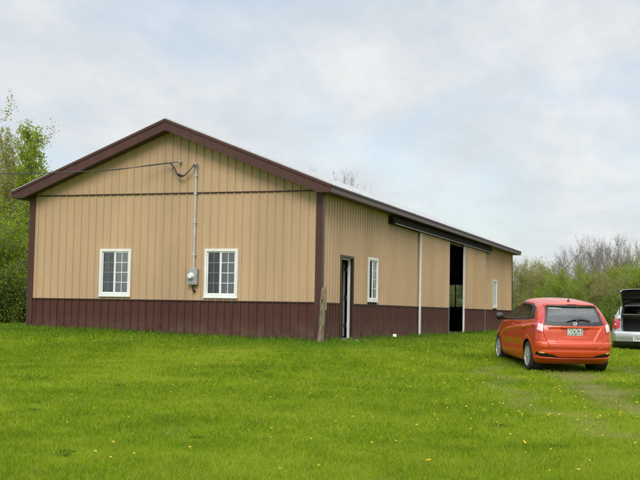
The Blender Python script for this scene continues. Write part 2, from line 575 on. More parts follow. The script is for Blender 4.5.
def build_ground():
    # one sheet: fine near the barn and the cars, coarse to the horizon
    def axis(lo, hi, c0, c1, fine):
        a = list(np.arange(c0, c1 + 1e-6, fine))
        st = fine; p = c0
        left = []
        while p > lo:
            st *= 1.25; p -= st; left.append(p)
        st = fine; p = c1
        right = []
        while p < hi:
            st *= 1.25; p += st; right.append(p)
        return np.array(left[::-1] + a + right)
    xs = axis(-300, 700, -22, 34, .35); ys = axis(-450, 450, -16, 18, .35)
    X, Y = np.meshgrid(xs, ys, indexing='ij')
    Z = ground_z(X, Y)
    V = np.stack([X, Y, Z], -1).reshape(-1, 3)
    nx, ny = len(xs), len(ys)
    i = np.arange(nx - 1)[:, None] * ny + np.arange(ny - 1)[None, :]
    Q = np.stack([i, i + ny, i + ny + 1, i + 1], -1).reshape(-1, 4)
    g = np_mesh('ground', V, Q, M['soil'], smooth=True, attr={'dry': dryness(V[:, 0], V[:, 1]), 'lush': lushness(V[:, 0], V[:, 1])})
    tag(g, kind='structure')


def inside_barn(x, y, m=0.0):
    return (x > -m) & (x < BL + m) & (y > -m) & (y < BW + m)


def build_grass():
    Vs, Qs, dr, lsh = [], [], [], []
    vo = 0
    ca, sa = math.cos(YAW), math.sin(YAW)
    for s0, s1, dens, wid, hgt, ang in ((8.2, 12.5, 3000, .0052, .046, .40), (12.5, 18, 1500, .0078, .049, .38), (18, 27, 680, .0115, .054, .37),
                                        (27, 42, 230, .02, .07, .36), (42, 78, 60, .035, .085, .36)):
        area = ang * (s1 ** 2 - s0 ** 2)
        n = int(dens * area)
        s = np.sqrt(rng.uniform(s0 ** 2, s1 ** 2, n))
        l = s * rng.uniform(-ang, ang, n)
        x = CAM[0] + s * ca + l * sa
        y = CAM[1] + s * sa - l * ca
        # clumps: thin out and vary in height
        cl = (np.sin(x * 3.1 + 2 * np.sin(y * 1.7)) + np.sin(y * 3.7 + 1.5 * np.sin(x * 2.3)) + np.sin((x + y) * 1.13 + 2)
              + 1.2 * np.sin(x * .7 + 1.1 * np.sin(y * .5)) * np.cos(y * .8)) / 4.2
        dry = dryness(x, y)
        keep = (~inside_barn(x, y, .03)) & (rng.random(n) < .8 + .25 * cl) & (rng.random(n) > dry * .55)
        x, y, cl, dry = x[keep], y[keep], cl[keep], dry[keep]
        n = len(x)
        h = hgt * (.62 + .75 * rng.random(n)) * (1 + .38 * cl) * (1 - .55 * dry)
        # taller unmown fringe against the walls
        dx = np.maximum(np.maximum(-x, x - BL), 0); dy = np.maximum(np.maximum(-y, y - BW), 0)
        dd = np.hypot(dx, dy)
        h = h * (1 + 1.1 * np.exp(-(dd / .22) ** 2) * rng.random(n))
        a = rng.uniform(0, 2 * PI, n)
        lean = h * rng.uniform(.15, 1.05, n)
        la = rng.uniform(0, 2 * PI, n)
        w = wid * rng.uniform(.6, 1.3, n)
        z = ground_z(x, y) - .006
        bx, by = np.cos(a) * w * .5, np.sin(a) * w * .5
        lx, ly = np.cos(la) * lean, np.sin(la) * lean
        p0 = np.stack([x - bx, y - by, z], -1); p1 = np.stack([x + bx, y + by, z], -1)
        mz = z + h * .62
        p2 = np.stack([x + bx * .85 + lx * .38, y + by * .85 + ly * .38, mz], -1)
        p3 = np.stack([x - bx * .85 + lx * .38, y - by * .85 + ly * .38, mz], -1)
        tz = z + h * .98
        p4 = np.stack([x + bx * .18 + lx, y + by * .18 + ly, tz], -1)
        p5 = np.stack([x - bx * .18 + lx, y - by * .18 + ly, tz], -1)
        V = np.stack([p0, p1, p2, p3, p4, p5], 1).reshape(-1, 3)
        b = vo + np.arange(n)[:, None] * 6
        Q = np.concatenate([b + np.array([[0, 1, 2, 3]]), b + np.array([[3, 2, 4, 5]])], 0)
        Vs.append(V); Qs.append(Q); dr.append(np.repeat(dry, 6)); lsh.append(np.repeat(lushness(x, y), 6))
        vo += len(V)
    g = np_mesh('grass', np.concatenate(Vs), np.concatenate(Qs), M['grass'], attr={'dry': np.concatenate(dr), 'lush': np.concatenate(lsh)})
    tag(g, 'rough mown green meadow grass in front of the barn', 'grass', kind='stuff')


def ground_hit(px, py):
    d = _F * FPX + _R2 * (px - 320) - _U2 * (py - 240)
    d = d / np.linalg.norm(d)
    t = 5.0
    for _ in range(4000):
        p = CAM + d * t
        if p[2] <= float(ground_z(p[0], p[1])):
            break
        t += .02
    return p


def build_dandelions():
    protos = []
    for k in range(3):
        b = MB()
        r = random.Random(k)
        h = (.05, .07, .09)[k]
        lx, ly = r.uniform(-.02, .02), r.uniform(-.02, .02)
        b.tube([(0, 0, 0), (lx * .5, ly * .5, h * .6), (lx, ly, h)], [.0025, .0022, .002], 5, 1)
        rr = .021
        b.lathe([(.0005, h - .004), (rr * .6, h - .001), (rr, h + .006), (rr * .85, h + .012), (rr * .4, h + .015), (.0005, h + .016)], 12, 'z', (lx, ly, 0), 0)
        for q in range(16):
            a = q * 2 * PI / 16
            c, s = math.cos(a), math.sin(a)
            p0 = (lx + c * rr * .7, ly + s * rr * .7, h + .008)
            p1 = (lx + c * rr * 1.25 - s * .004, ly + s * rr * 1.25 + c * .004, h + .006)
            p2 = (lx + c * rr * 1.25 + s * .004, ly + s * rr * 1.25 - c * .004, h + .004)
            b.add([p0, p1, p2], [(0, 1, 2)], 0)
        protos.append(b)
    rr = random.Random(11)
    spots = []
    for n, (x0, x1, y0, y1) in ((52, (392, 560, 340, 392)), (58, (430, 640, 376, 425)), (22, (330, 640, 420, 478)), (20, (0, 150, 326, 345)), (14, (130, 330, 335, 375)),
                                (16, (0, 320, 350, 440)), (9, (60, 330, 440, 478)), (6, (330, 400, 345, 420))):
        for _ in range(n):
            spots.append((rr.uniform(x0, x1), rr.uniform(y0, y1)))
    made = []
    for i, (px, py) in enumerate(spots):
        p = ground_hit(px, py)
        if inside_barn(p[0], p[1], .15) or (-3.4 < p[0] < 1.4 and -7.4 < p[1] < -4.6 and px > 500):
            continue
        k = i % 3
        if len(made) < 3 and i < 40 and not any(m[0] == k for m in made):
            o = protos[k].build('dandelion', [M['yellow'], M['stem']])
            made.append((k, o))
        else:
            src = [m for m in made if m[0] == k]
            if not src:
                continue
            o = src[0][1].copy(); COL.objects.link(o)
        o.location = (p[0], p[1], float(ground_z(p[0], p[1])) - .004)
        s = rr.uniform(.36, .76)
        o.scale = (s, s, rr.uniform(.6, 1.0))
        o.rotation_euler = (0, 0, rr.uniform(0, 6.28))
        tag(o, 'small yellow dandelion flower in the mown grass', 'flower', 'dandelions scattered over the meadow')


def build_weeds():
    """broad-leaved dark weed rosettes that make the darker spots in the turf"""
    protos = []
    for k in range(2):
        b = MB(); r = random.Random(50 + k)
        for q in range(46):
            a = r.uniform(0, 2 * PI); L = r.uniform(.05, .12); el = r.uniform(.2, 1.1); w = r.uniform(.012, .024)
            ox, oy = r.gauss(0, .05), r.gauss(0, .05)
            c, s = math.cos(a), math.sin(a); ce, se = math.cos(el), math.sin(el)
            p0 = (ox, oy, 0)
            pm = (ox + c * ce * L * .55, oy + s * ce * L * .55, se * L * .6)
            pt = (ox + c * ce * L, oy + s * ce * L, se * L * .85)
            b.add([p0, (pm[0] - s * w, pm[1] + c * w, pm[2]), pt, (pm[0] + s * w, pm[1] - c * w, pm[2])], [(0, 1, 2, 3)])
        protos.append(b)
    objs = [None, None]
    rr = random.Random(3)
    pts = [(62, 456), (66, 452), (120, 386), (196, 438), (34, 410), (258, 372), (498, 426), (560, 447)]
    for i, (px, py) in enumerate(pts):
        p = ground_hit(px, py)
        k = i % 2
        if objs[k] is None:
            o = objs[k] = protos[k].build('broadleaf_weed', M['weed'], fix=False)
        else:
            o = objs[k].copy(); COL.objects.link(o)
        o.location = (p[0], p[1], float(ground_z(p[0], p[1])))
        s = rr.uniform(.6, 1.1); o.scale = (s, s, s * .45)
        o.rotation_euler = (0, 0, rr.uniform(0, 6.28))
        tag(o, 'low dark green weed clump in the lighter grass', 'weed', 'weed clumps in the meadow')


# ------------------------------------------------------------------ barn
HE = 3.77            # soffit / trim line height
HB = .92             # top of the brown wainscot
RAKE = .386; EAVE = .392
SL = .3945           # roof slope
ZTIP = 3.868


def roof_top(y):
    """z of the roof's upper surface at across-position y"""
    return ZTIP + SL * (min(y, BW - y) + EAVE)


RIB = .2286


def rib_profile(u0, u1, first, flip=False):
    """vertices (u, out) of ribbed steel between u0 and u1"""
    P = [(u0, 0)]
    k = math.floor((u0 - first) / RIB) - 1
    while True:
        c = first + k * RIB
        if c - .04 > u1:
            break
        for du, o in ((-.020, 0), (-.012, .030), (.012, .030), (.020, 0), (.080, 0), (.087, .004), (.097, .004), (.104, 0), (.125, 0), (.132, .004), (.142, .004), (.149, 0)):
            u = c + du
            if u0 < u < u1:
                P.append((u, o))
        k += 1
    P.append((u1, 0))
    return P


def siding(name, mapf, u0, u1, zlo, zhi, mat, parent, holes=(), first=0.1, zlof=None):
    """ribbed sheet; mapf(u, z, out) -> xyz; zhi may be a function of u; holes = (u0,u1,z0,z1)"""
    P = rib_profile(u0, u1, first)
    cuts = sorted({h[0] for h in holes} | {h[1] for h in holes})
    us = [p[0] for p in P]
    for c in cuts:
        if u0 < c < u1 and min(abs(c - u) for u in us) > 1e-4:
            o = float(np.interp(c, us, [p[1] for p in P]))
            P.append((c, o)); P.sort(); us = [p[0] for p in P]
    zf = zhi if callable(zhi) else (lambda u: zhi)
    b = MB()
    for (ua, oa), (ub, ob) in zip(P[:-1], P[1:]):
        um = (ua + ub) / 2
        segs = [[zlo, None]]
        hs = sorted([(h[2], h[3]) for h in holes if h[0] - 1e-6 < um < h[1] + 1e-6])
        out = []; cur = zlo
        for a, c in hs:
            if a > cur:
                out.append((cur, a))
            cur = max(cur, c)
        out.append((cur, None))
        for a, c in out:
            za, zb = (zf(ua), zf(ub)) if c is None else (c, c)
            if max(za, zb) <= a + 1e-4:
                continue
            b.add([mapf(ua, a, oa), mapf(ub, a, ob), mapf(ub, max(zb, a), ob), mapf(ua, max(za, a), oa)], [(0, 1, 2, 3)])
    return b.build(name, mat, parent, fix=False)


def window_unit(parent, origin, ux, un, w=.95, h=1.26, mirror=False, see_through=False):
    """slider window; origin = lower-left corner on the wall plane, ux along the wall, un outward"""
    ux = Vector(ux); un = Vector(un); uz = Vector((0, 0, 1)); O = Vector(origin)
    def mk():
        return MB()
    def bx(b, u0, u1, z0, z1, n0, n1, mi=0):
        vs = []
        for n in (n0, n1):
            for (u, z) in ((u0, z0), (u1, z0), (u1, z1), (u0, z1)):
                vs.append(tuple(O + ux * u + uz * z + un * n))
        b.add(vs, [(0, 1, 2, 3), (7, 6, 5, 4), (0, 4, 5, 1), (1, 5, 6, 2), (2, 6, 7, 3), (3, 7, 4, 0)], mi)
    fr = mk(); t = .065
    bx(fr, 0, w, 0, t, -.06, .045); bx(fr, 0, w, h - t, h, -.06, .045)
    bx(fr, 0, t, t, h - t, -.06, .045); bx(fr, w - t, w, t, h - t, -.06, .045)
    bx(fr, -.012, w + .012, -.03, -.001, -.02, .062)
    f = fr.build('window', M['white'], parent)
    mid = w / 2 - .02
    for k, (a, c, n) in enumerate(((t, mid, -.012), (mid + .0, w - t, .004))):
        sb = mk(); e = .032
        bx(sb, a, c, t, t + e, n - .02, n + .018); bx(sb, a, c, h - t - e, h - t, n - .02, n + .018)
        bx(sb, a, a + e, t + e, h - t - e, n - .02, n + .018); bx(sb, c - e, c, t + e, h - t - e, n - .02, n + .018)
        sb.build('sash', M['white'], f)
        g = mk()
        bx(g, a + e, c - e, t + e, h - t - e, n - .006, n)
        g.build('pane', M['clear'] if see_through else M['pane'], f)
        mu = mk()
        z0, z1 = t + e, h - t - e
        um = (a + c) / 2
        bx(mu, um - .008, um + .008, z0, z1, n + .002, n + .009)
        for q in (1, 2, 3):
            zz = z0 + (z1 - z0) * q / 4
            bx(mu, a + e, c - e, zz - .008, zz + .008, n + .0025, n + .0085)
        mu.build('muntin_grid', M['white'], f)
        if not see_through and k == 0:
            s = mk(); bx(s, a + e, c - e, t + e, h - t - e, n + .012, n + .014)
            s.build('insect_screen', M['screen'], f)
        if not see_through:
            cu = MB()
            nn = 30
            for q in range(nn):
                ua = a + (c - a) * q / nn; ub = a + (c - a) * (q + 1) / nn
                da = .012 * math.sin(q * 1.3); db = .012 * math.sin((q + 1) * 1.3)
                vs = [O + ux * ua + uz * t - un * (.10 + da), O + ux * ub + uz * t - un * (.10 + db),
                      O + ux * ub + uz * (h - t) - un * (.10 + db), O + ux * ua + uz * (h - t) - un * (.10 + da)]
                cu.add([tuple(v) for v in vs], [(0, 1, 2, 3)])
            cu.build('curtain', M['curtain'], f, fix=False)
    return f


def build_barn():
    B = empty('pole_barn', (0, 0, 0))
    tag(B, 'long tan steel pole barn with brown wainscot, brown rake boards and sliding side doors', 'barn')
    zb = -.25
    # ---------------- front gable wall (plane X = 0, outward -X)
    fm = lambda u, z, o: (-o, u, z)
    hf = [(5.40, 6.35, 1.03, 2.29), (2.27, 3.22, 1.03, 2.29)]
    siding('gable_wall', fm, 0, BW, HB, HE, M['tan'], B, hf, first=.13)
    siding('wainscot', lambda u, z, o: (-.002 - o, u, z), 0, BW, zb, HB, M['brown'], B, [], first=.13)
    rt = lambda u: roof_top(u) - .06
    siding('gable_panel', lambda u, z, o: (-.012 - o, u, z), 0, BW, HE + .012, rt, M['tan'], B, [], first=.13)
    # trims on the front
    b = MB(); b.box((-.040, .136, HE - .012), (-.001, BW - .136, HE + .016)); b.build('trim_strip', M['trim_dark'], B)
    b = MB(); b.box((-.034, .136, HB - .012), (-.001, BW - .136, HB + .018)); b.build('trim_strip', M['trim_dark'], B)
    # ---------------- right side wall (plane Y = 0, outward -Y)
    sm = lambda u, z, o: (u, -o, z)
    D0, D1, DH = 1.58, 2.56, 2.15
    O0, O1, OH = 10.8, 18.3, 3.38
    hs = [(D0, D1, -.5, DH), (4.09, 5.04, 1.03, 2.29), (23.5, 24.45, 1.03, 2.29), (O0, O1, -.5, OH)]
    siding('side_wall', sm, 0, BL, HB, HE, M['tan'], B, hs, first=.11)
    siding('wainscot', lambda u, z, o: (u, -.002 - o, z), 0, BL, zb, HB, M['brown'], B, hs, first=.11)
    for a, c in ((.136, D0 - .1), (D1 + .1, O0 - .02), (O1 + .02, BL - .136)):
        b = MB(); b.box((a, -.032, HB - .012), (c, -.001, HB + .014))
        b.build('trim_strip', M['trim_dark'], B)
    # left wall and back wall
    siding('side_wall', lambda u, z, o: (u, BW + o, z), 0, BL, HB, HE, M['tan'], B, [(9, 9.95, 1.03, 2.29), (19, 19.95, 1.03, 2.29)], first=.11)
    siding('wainscot', lambda u, z, o: (u, BW + .002 + o, z), 0, BL, zb, HB, M['brown'], B, [], first=.11)
    hb = [(WY, WY + .95, .98, 2.26)]
    siding('gable_wall', lambda u, z, o: (BL + o, u, z), 0, BW, HB, rt, M['tan'], B, hb, first=.13)
    siding('wainscot', lambda u, z, o: (BL + .002 + o, u, z), 0, BW, zb, HB, M['brown'], B, [], first=.13)
    # interior lining: dark framing behind the steel (girts and posts)
    b = MB()
    for x in np.arange(.2, BL, 2.84):
        for y0 in (.03, BW - .17):
            if not (y0 < 1 and (O0 - .1 < x < O1 + .1 or D0 - .3 < x < D1 + .2)):
                b.box((x, y0, zb), (x + .14, y0 + .14, HE))
    for z in (.75, 1.6, 2.5, 3.3):
        b.box((.19, BW - .205, z), (BL - .02, BW - .172, z + .14))
        if z != 1.6 and z != .75:
            b.box((BL - .21, .2, z), (BL - .17, BW - .2, z + .14))
    b.build('wall_framing', M['lumber'], B)
    b = MB()
    for x in np.arange(1.42, BL, 2.84):
        b.box((x, .02, HE - .02), (x + .05, BW - .02, HE + .12))
        for s in (0, 1):
            y0, y1 = (0.02, BW / 2) if s == 0 else (BW - .02, BW / 2)
            z0, z1 = roof_top(.0) - .28, roof_top(BW / 2) - .28
            b.add([(x + .051, y0, z0), (x + .051, y1, z1), (x + .051, y1, z1 + .14), (x + .051, y0, z0 + .14),
                   (x + .09, y0, z0), (x + .09, y1, z1), (x + .09, y1, z1 + .14), (x + .09, y0, z0 + .14)],
                  [(0, 1, 2, 3), (7, 6, 5, 4), (0, 4, 5, 1), (1, 5, 6, 2), (2, 6, 7, 3), (3, 7, 4, 0)])
    b.build('roof_trusses', M['lumber'], B)
    b = MB(); b.box((.03, .03, -.3), (BL - .03, BW - .03, -.012)); b.build('floor_slab', M['dirt'], B)
    # room partition behind the front windows and the entry door
    b = MB(); b.box((5.6, .25, -.01), (5.7, BW - .25, HE - .03)); b.build('partition', M['lumber'], B)
    b = MB(); b.box((.25, .25, HE - .028), (5.55, BW - .25, HE - .024)); b.build('room_ceiling', M['lumber'], B)
    # corner trims
    for (x, y, sx, sy) in ((0, 0, 1, 1), (0, BW, 1, -1), (BL, 0, -1, 1), (BL, BW, -1, -1)):
        b = MB(); t = .042; w = .135
        p = [(x - sx * t, y - sy * t), (x + sx * w, y - sy * t), (x + sx * w, y), (x, y), (x, y + sy * w), (x - sx * t, y + sy * w)]
        b.prism(p, 'z', zb, HE - .003)
        b.build('corner_trim', M['trim'], B)
    # ---------------- roof
    def roof_sheet(left):
        b = MB()
        x0, x1 = -RAKE - .012, BL + RAKE + .012
        P = rib_profile(x0, x1, .05)
        for (ua, oa), (ub, ob) in zip(P[:-1], P[1:]):
            def pt(u, o, e):
                y = (-EAVE - .03) if e else BW / 2
                z = ZTIP + SL * ((y + EAVE)) + .004 + o
                if left: y = BW - y
                return (u, y, z)
            b.add([pt(ua, oa, 1), pt(ub, ob, 1), pt(ub, ob, 0), pt(ua, oa, 0)], [(0, 1, 2, 3)])
        return b
    roof_sheet(False).build('roof', M['roof'], B, fix=False)
    roof_sheet(True).build('roof', M['roof'], B, fix=False)
    zr = roof_top(BW / 2)
    b = MB()
    b.add([(-RAKE - .01, BW / 2 - .16, zr - .064 + .03), (-RAKE - .01, BW / 2, zr + .032), (-RAKE - .01, BW / 2 + .16, zr - .064 + .03),
           (BL + RAKE + .01, BW / 2 - .16, zr - .064 + .03), (BL + RAKE + .01, BW / 2, zr + .032), (BL + RAKE + .01, BW / 2 + .16, zr - .064 + .03)],
          [(0, 1, 4, 3), (1, 2, 5, 4)])
    b.build('ridge_cap', M['roof'], B, fix=False)
    # rake fascia, front and back, each half a board with a boxed eave return, plus thin upper drip strip
    for x, sx in ((-RAKE, -1), (BL + RAKE, 1)):
        for side in (0, 1):
            f = (lambda y: y) if side == 0 else (lambda y: BW - y)
            zt = lambda y: ZTIP + SL * (y + EAVE)
            lo = 3.685
            poly = [(-EAVE, lo), (-EAVE, zt(-EAVE) - .075), (BW / 2, zt(BW / 2) - .075), (BW / 2, zt(BW / 2) - .30), (-EAVE + .3625, lo)]
            b = MB(); b.prism([(f(y), z) for y, z in poly], 'x', x, x + sx * .028)
            b.build('rake_board', M['trim'], B)
            poly = [(-EAVE - .005, zt(-EAVE) - .070), (-EAVE - .005, zt(-EAVE) + .0), (BW / 2, zt(BW / 2) + .002), (BW / 2, zt(BW / 2) - .068)]
            b = MB(); b.prism([(f(y), z) for y, z in poly], 'x', x, x + sx * .052)
            b.build('drip_edge', M['trim'], B)
            # sloped rake soffit between board and wall
            xa, xb = (x + .002, -.03) if sx < 0 else (BL + .03, x - .002)
            b = MB()
            ys = (-EAVE + .36, BW / 2)
            vs = [(xa, f(ys[0]), zt(ys[0]) - .285), (xb, f(ys[0]), zt(ys[0]) - .285), (xb, f(ys[1]), zt(ys[1]) - .285), (xa, f(ys[1]), zt(ys[1]) - .285)]
            vs += [(p[0], p[1], p[2] + .01) for p in vs]
            b.add(vs, [(0, 1, 2, 3), (7, 6, 5, 4), (0, 4, 5, 1), (1, 5, 6, 2), (2, 6, 7, 3), (3, 7, 4, 0)])
            b.build('soffit', M['soffit'], B)
    for side in (0, 1):
        f = (lambda y: y) if side == 0 else (lambda y: BW - y)
        b = MB(); b.box((-RAKE + .001, f(-EAVE), 3.685), (BL + RAKE - .001, f(-EAVE + .025), ZTIP - .062))
        b.build('eave_fascia', M['trim'], B)
        b = MB(); b.box((-RAKE + .001, f(-EAVE - .028), ZTIP - .055), (BL + RAKE - .001, f(-EAVE + .02), ZTIP - .004))
        b.build('drip_edge', M['trim_dark'], B)
        b = MB(); b.box((-RAKE + .003, f(-EAVE + .027), 3.70), (BL + RAKE - .003, f(-.044), 3.715))
        b.build('soffit', M['soffit'], B)
    # ---------------- windows
    window_unit(B, (0, 6.35, 1.03), (0, -1, 0), (-1, 0, 0))
    window_unit(B, (0, 3.22, 1.03), (0, -1, 0), (-1, 0, 0))
    window_unit(B, (4.09, 0, 1.03), (1, 0, 0), (0, -1, 0))
    window_unit(B, (23.5, 0, 1.03), (1, 0, 0), (0, -1, 0))
    window_unit(B, (BL, WY, .98), (0, 1, 0), (1, 0, 0), .95, 1.28, see_through=True)
    window_unit(B, (9.95, BW, 1.03), (-1, 0, 0), (0, 1, 0))
    window_unit(B, (19.95, BW, 1.03), (-1, 0, 0), (0, 1, 0))
    # ---------------- entry door (open inwards, hinged on the far jamb)
    df = MB()
    df.box((D0 - .09, -.05, -.06), (D0, .02, DH + .07)); df.box((D1, -.05, -.06), (D1 + .09, .02, DH + .07)); df.box((D0, -.05, DH), (D1, .02, DH + .07))
    ent = df.build('entry_doorway', M['trim_dark'], B)
    b = MB()
    b.box((D1 - .035, .030, 0), (D1, .098, DH)); b.box((D0, .030, 0), (D0 + .035, .098, DH)); b.box((D0 + .035, .030, DH - .035), (D1 - .035, .098, DH))
    b.build('door_jamb', M['white'], ent)
    b = MB()
    b.box((D1 - .062, .165, .03), (D1 - .018, 1.05, DH - .05), 0, .004)
    dr = b.build('door', M['soffit'], ent)
    b = MB(); b.box((D1 - .066, .167, .04), (D1 - .0625, .212, DH - .16)); b.build('weather_strip', M['galv'], ent)
    for z in (.28, 1.05, 1.82):
        b = MB(); b.box((D1 - .070, .100, z), (D1 - .036, .185, z + .11))
        b.build('hinge', M['black'], ent)
    b = MB(); b.lathe([(.0, -.07), (.025, -.065), (.03, -.045), (.012, -.02), (.012, 0)], 14, 'x', (D1 - .062, .97, 1.0))
    b.build('door_knob', M['chrome'], ent, True)
    b = MB(); b.box((D0, -.055, -.055), (D1, .13, -.005)); b.build('threshold', M['galv'], ent)
    # ---------------- sliding doors on their track
    b = MB(); b.prism([(-.034, 3.42), (-.20, 3.42), (-.20, 3.50), (-.16, 3.66), (-.034, 3.66)], 'x', 6.15, 22.4)
    tr = b.build('door_track', M['track'], B)
    b = MB(); b.box((6.3, -.210, 3.428), (22.3, -.2025, 3.444)); b.build('track_rail', M['pvc'], tr)
    for x0, x1 in ((9.85, 14.17), (16.88, 21.20)):
        zd = 3.42
        y0 = -.10
        bk = MB(); bk.box((x0 + .03, -.085, .0), (x1 - .03, -.05, zd)); 
        dd = bk.build('sliding_door', M['lumber'], B)
        siding('upper_panel', lambda u, z, o: (u, y0 - o, z), x0 + .035, x1 - .035, HB, zd, M['tan'], dd, [], first=x0 + .12)
        siding('lower_panel', lambda u, z, o: (u, y0 - .002 - o, z), x0 + .035, x1 - .035, .0, HB, M['brown'], dd, [], first=x0 + .12)
        b = MB(); b.box((x0 + .037, y0 - .03, HB - .01), (x1 - .037, y0 - .001, HB + .012)); b.build('trim_strip', M['trim_dark'], dd)
        for xa in (x0, x1 - .034):
            b = MB(); b.box((xa, -.128, -.04), (xa + .034, -.060, zd)); b.build('edge_trim', M['white'] if xa == x0 else M['pvc'], dd)
    # brown jambs of the big opening
    b = MB(); b.box((O0, -.03, -.05), (O0 + .12, .1, OH)); b.box((O1 - .12, -.03, -.05), (O1, .1, OH)); b.box((O0 + .12, -.03, OH - .03), (O1 - .12, .1, OH))
    b.build('opening_frame', M['soffit'], B)
    # ---------------- electric service on the front
    ypi = 3.515
    b = MB(); b.tube([(-.065, ypi, 1.74), (-.065, ypi, 4.40)], .034, 14)
    mast = b.build('conduit_pipe', M['pvc'], B, True)
    b = MB()
    b.tube([(-.065, ypi, 4.36), (-.067, ypi, 4.46), (-.085, ypi, 4.51), (-.13, ypi, 4.53), (-.17, ypi + .01, 4.49)], [.042, .048, .055, .055, .042], 12)
    b.build('weatherhead', M['meter'], mast, True)
    for z in (2.1, 2.95, 3.72, 4.2):
        b = MB(); b.box((-.104, ypi - .046, z), (-.022, ypi + .046, z + .035), 0, .006)
        b.build('pipe_strap', M['galv'], mast)
    b = MB(); b.box((-.15, 3.38, 1.34), (-.021, 3.65, 1.765), 0, .012)
    mt = b.build('electric_meter', M['meter'], B)
    b = MB(); b.lathe([(.085, 0), (.085, -.03), (.075, -.034), (.073, -.09), (.06, -.105), (.0, -.108)], 22, 'x', (-.15, 3.535, 1.57))
    b.build('meter_dial', M['white'], mt, True)
    b = MB(); b.tube([(-.09, 3.51, 1.34), (-.09, 3.51, 1.25), (-.08, 3.49, 1.19), (-.03, 3.47, 1.16)], .024, 10)
    b.build('cable_elbow', M['black'], mt, True)
    b = MB(); b.tube([(-.0, 3.97, 4.60), (-.09, 3.97, 4.61)], .014, 8); b.lathe([(.0, -.055), (.032, -.05), (.04, -.02), (.032, .01), (0, .012)], 12, 'x', (-.075, 3.97, 4.605))
    b.build('wall_insulator', M['meter'], B, True)
    return B


def build_cable():
    # supporting wire from the wall insulator away to the left, sagging, and the service loop down to the weatherhead
    b = MB()
    a = np.array([-.10, 3.97, 4.605])
    # far end of the span: out to the left and a little towards the viewer
    d = np.array([-.30, 1.0])
    pts = []
    for t in np.linspace(0, 12, 30):
        z = 4.605 - .165 * t + .0185 * t * t
        pts.append((a[0] + d[0] * t, a[1] + d[1] * t, z))
    b.tube(pts, .011, 6)
    b.tube([(p[0], p[1], p[2] + .022 * math.sin(i * 1.1)) for i, p in enumerate(pts)], .009, 6)
    q = [(-.22, 4.32, 4.565), (-.17, 4.20, 4.545), (-.15, 4.10, 4.42), (-.15, 4.02, 4.28), (-.16, 3.92, 4.215), (-.17, 3.80, 4.235), (-.18, 3.68, 4.33), (-.175, 3.57, 4.44), (-.165, 3.53, 4.485)]
    def spl(P, n=6):
        P = [np.array(p) for p in P]
        P = [2 * P[0] - P[1]] + P + [2 * P[-1] - P[-2]]
        out = []
        for i in range(1, len(P) - 2):
            for t in np.linspace(0, 1, n, endpoint=False):
                p0, p1, p2, p3 = P[i - 1:i + 3]
                out.append(.5 * (2 * p1 + (p2 - p0) * t + (2 * p0 - 5 * p1 + 4 * p2 - p3) * t * t + (3 * p1 - p0 - 3 * p2 + p3) * t ** 3))
        out.append(P[-2])
        return out
    s = spl(q)
    b.tube(s, .015, 7)
    b.tube([p + np.array((-.02, .0, -.028 * math.sin(PI * i / len(s)))) for i, p in enumerate(s)], .012, 7)
    o = b.build('power_cable', M['cable'], None, True)
    tag(o, 'thin dark overhead power cable coming in from the left to the barn gable', 'cable')
    c = MB(); c.tube([(-.165, 3.99, 4.255), (-.17, 3.86, 4.205)], [.034, .034], 10)
    c.build('splice_connector', M['black'], o)
    return o


def build_small():
    # weathered fence post in front of the near corner
    bx, by = -.46, -.19
    z0 = float(ground_z(bx, by)) - .1
    b = MB()
    n = 12; rows = 26; o = 0
    r = random.Random(4)
    rings = []
    H = 1.46
    for i in range(rows):
        t = i / (rows - 1)
        lean = .065 * t
        rad = .076 - .012 * t + .010 * math.sin(t * 17) * .5
        if .58 < t < .78: rad += .012
        ring = []
        for k in range(n):
            a = 2 * PI * k / n
            rr = rad * (1 + .09 * math.sin(3 * a + 1 + t * 2) + .05 * math.sin(7 * a + t * 5)) + r.uniform(-.003, .003)
            if t > .97: rr *= .9
            ring.append((math.cos(a) * rr + .02 * t, math.sin(a) * rr - lean, t * H + (.03 * math.cos(a + .6) if i == rows - 1 else 0)))
        rings.append(ring)
    vs = [p for ring in rings for p in ring]
    fs = [(i * n + k, i * n + (k + 1) % n, (i + 1) * n + (k + 1) % n, (i + 1) * n + k) for i in range(rows - 1) for k in range(n)]
    fs.append(tuple((rows - 1) * n + k for k in range(n)))
    b.add(vs, fs)
    # broken knot and a strip of split bark on its right side
    b.tube([(-.03, -.10, H * .60), (-.035, -.135, H * .62), (-.03, -.135, H * .72), (-.03, -.10, H * .80)], [.012, .03, .026, .01], 7)
    p = b.build('fence_post', M['post'], None, True)
    p.location = (bx, by, z0)
    tag(p, 'weathered grey round wooden fence post leaning at the near corner of the barn', 'post')
    k = MB(); k.lathe([(.0, -.03), (.018, -.028), (.022, -.01), (.012, 0)], 10, 'x', (-.065, -.05, H * .78)); k.build('nail_insulator', M['black'], p)
    # concrete step
    b = MB(); b.box((1.5, -.62, -.22), (2.66, -.058, -.045), 0, .02)
    s = b.build('concrete_step', M['concrete']); tag(s, 'low grey concrete step under the open entry door', 'step')
    # small white scrap by the wall
    b = MB()
    gx, gy = 6.05, -.30
    gz = float(ground_z(gx, gy))
    b.prism([(-.17, 0), (.17, 0), (.15, .075), (.05, .09), (-.14, .08)], 'y', -.04, .06)
    w = b.build('plastic_scrap', M['white']); w.location = (gx, gy, gz + .035); w.rotation_euler = (.05, .04, .25)
    tag(w, 'small white plastic scrap lying in the grass at the wall', 'litter')


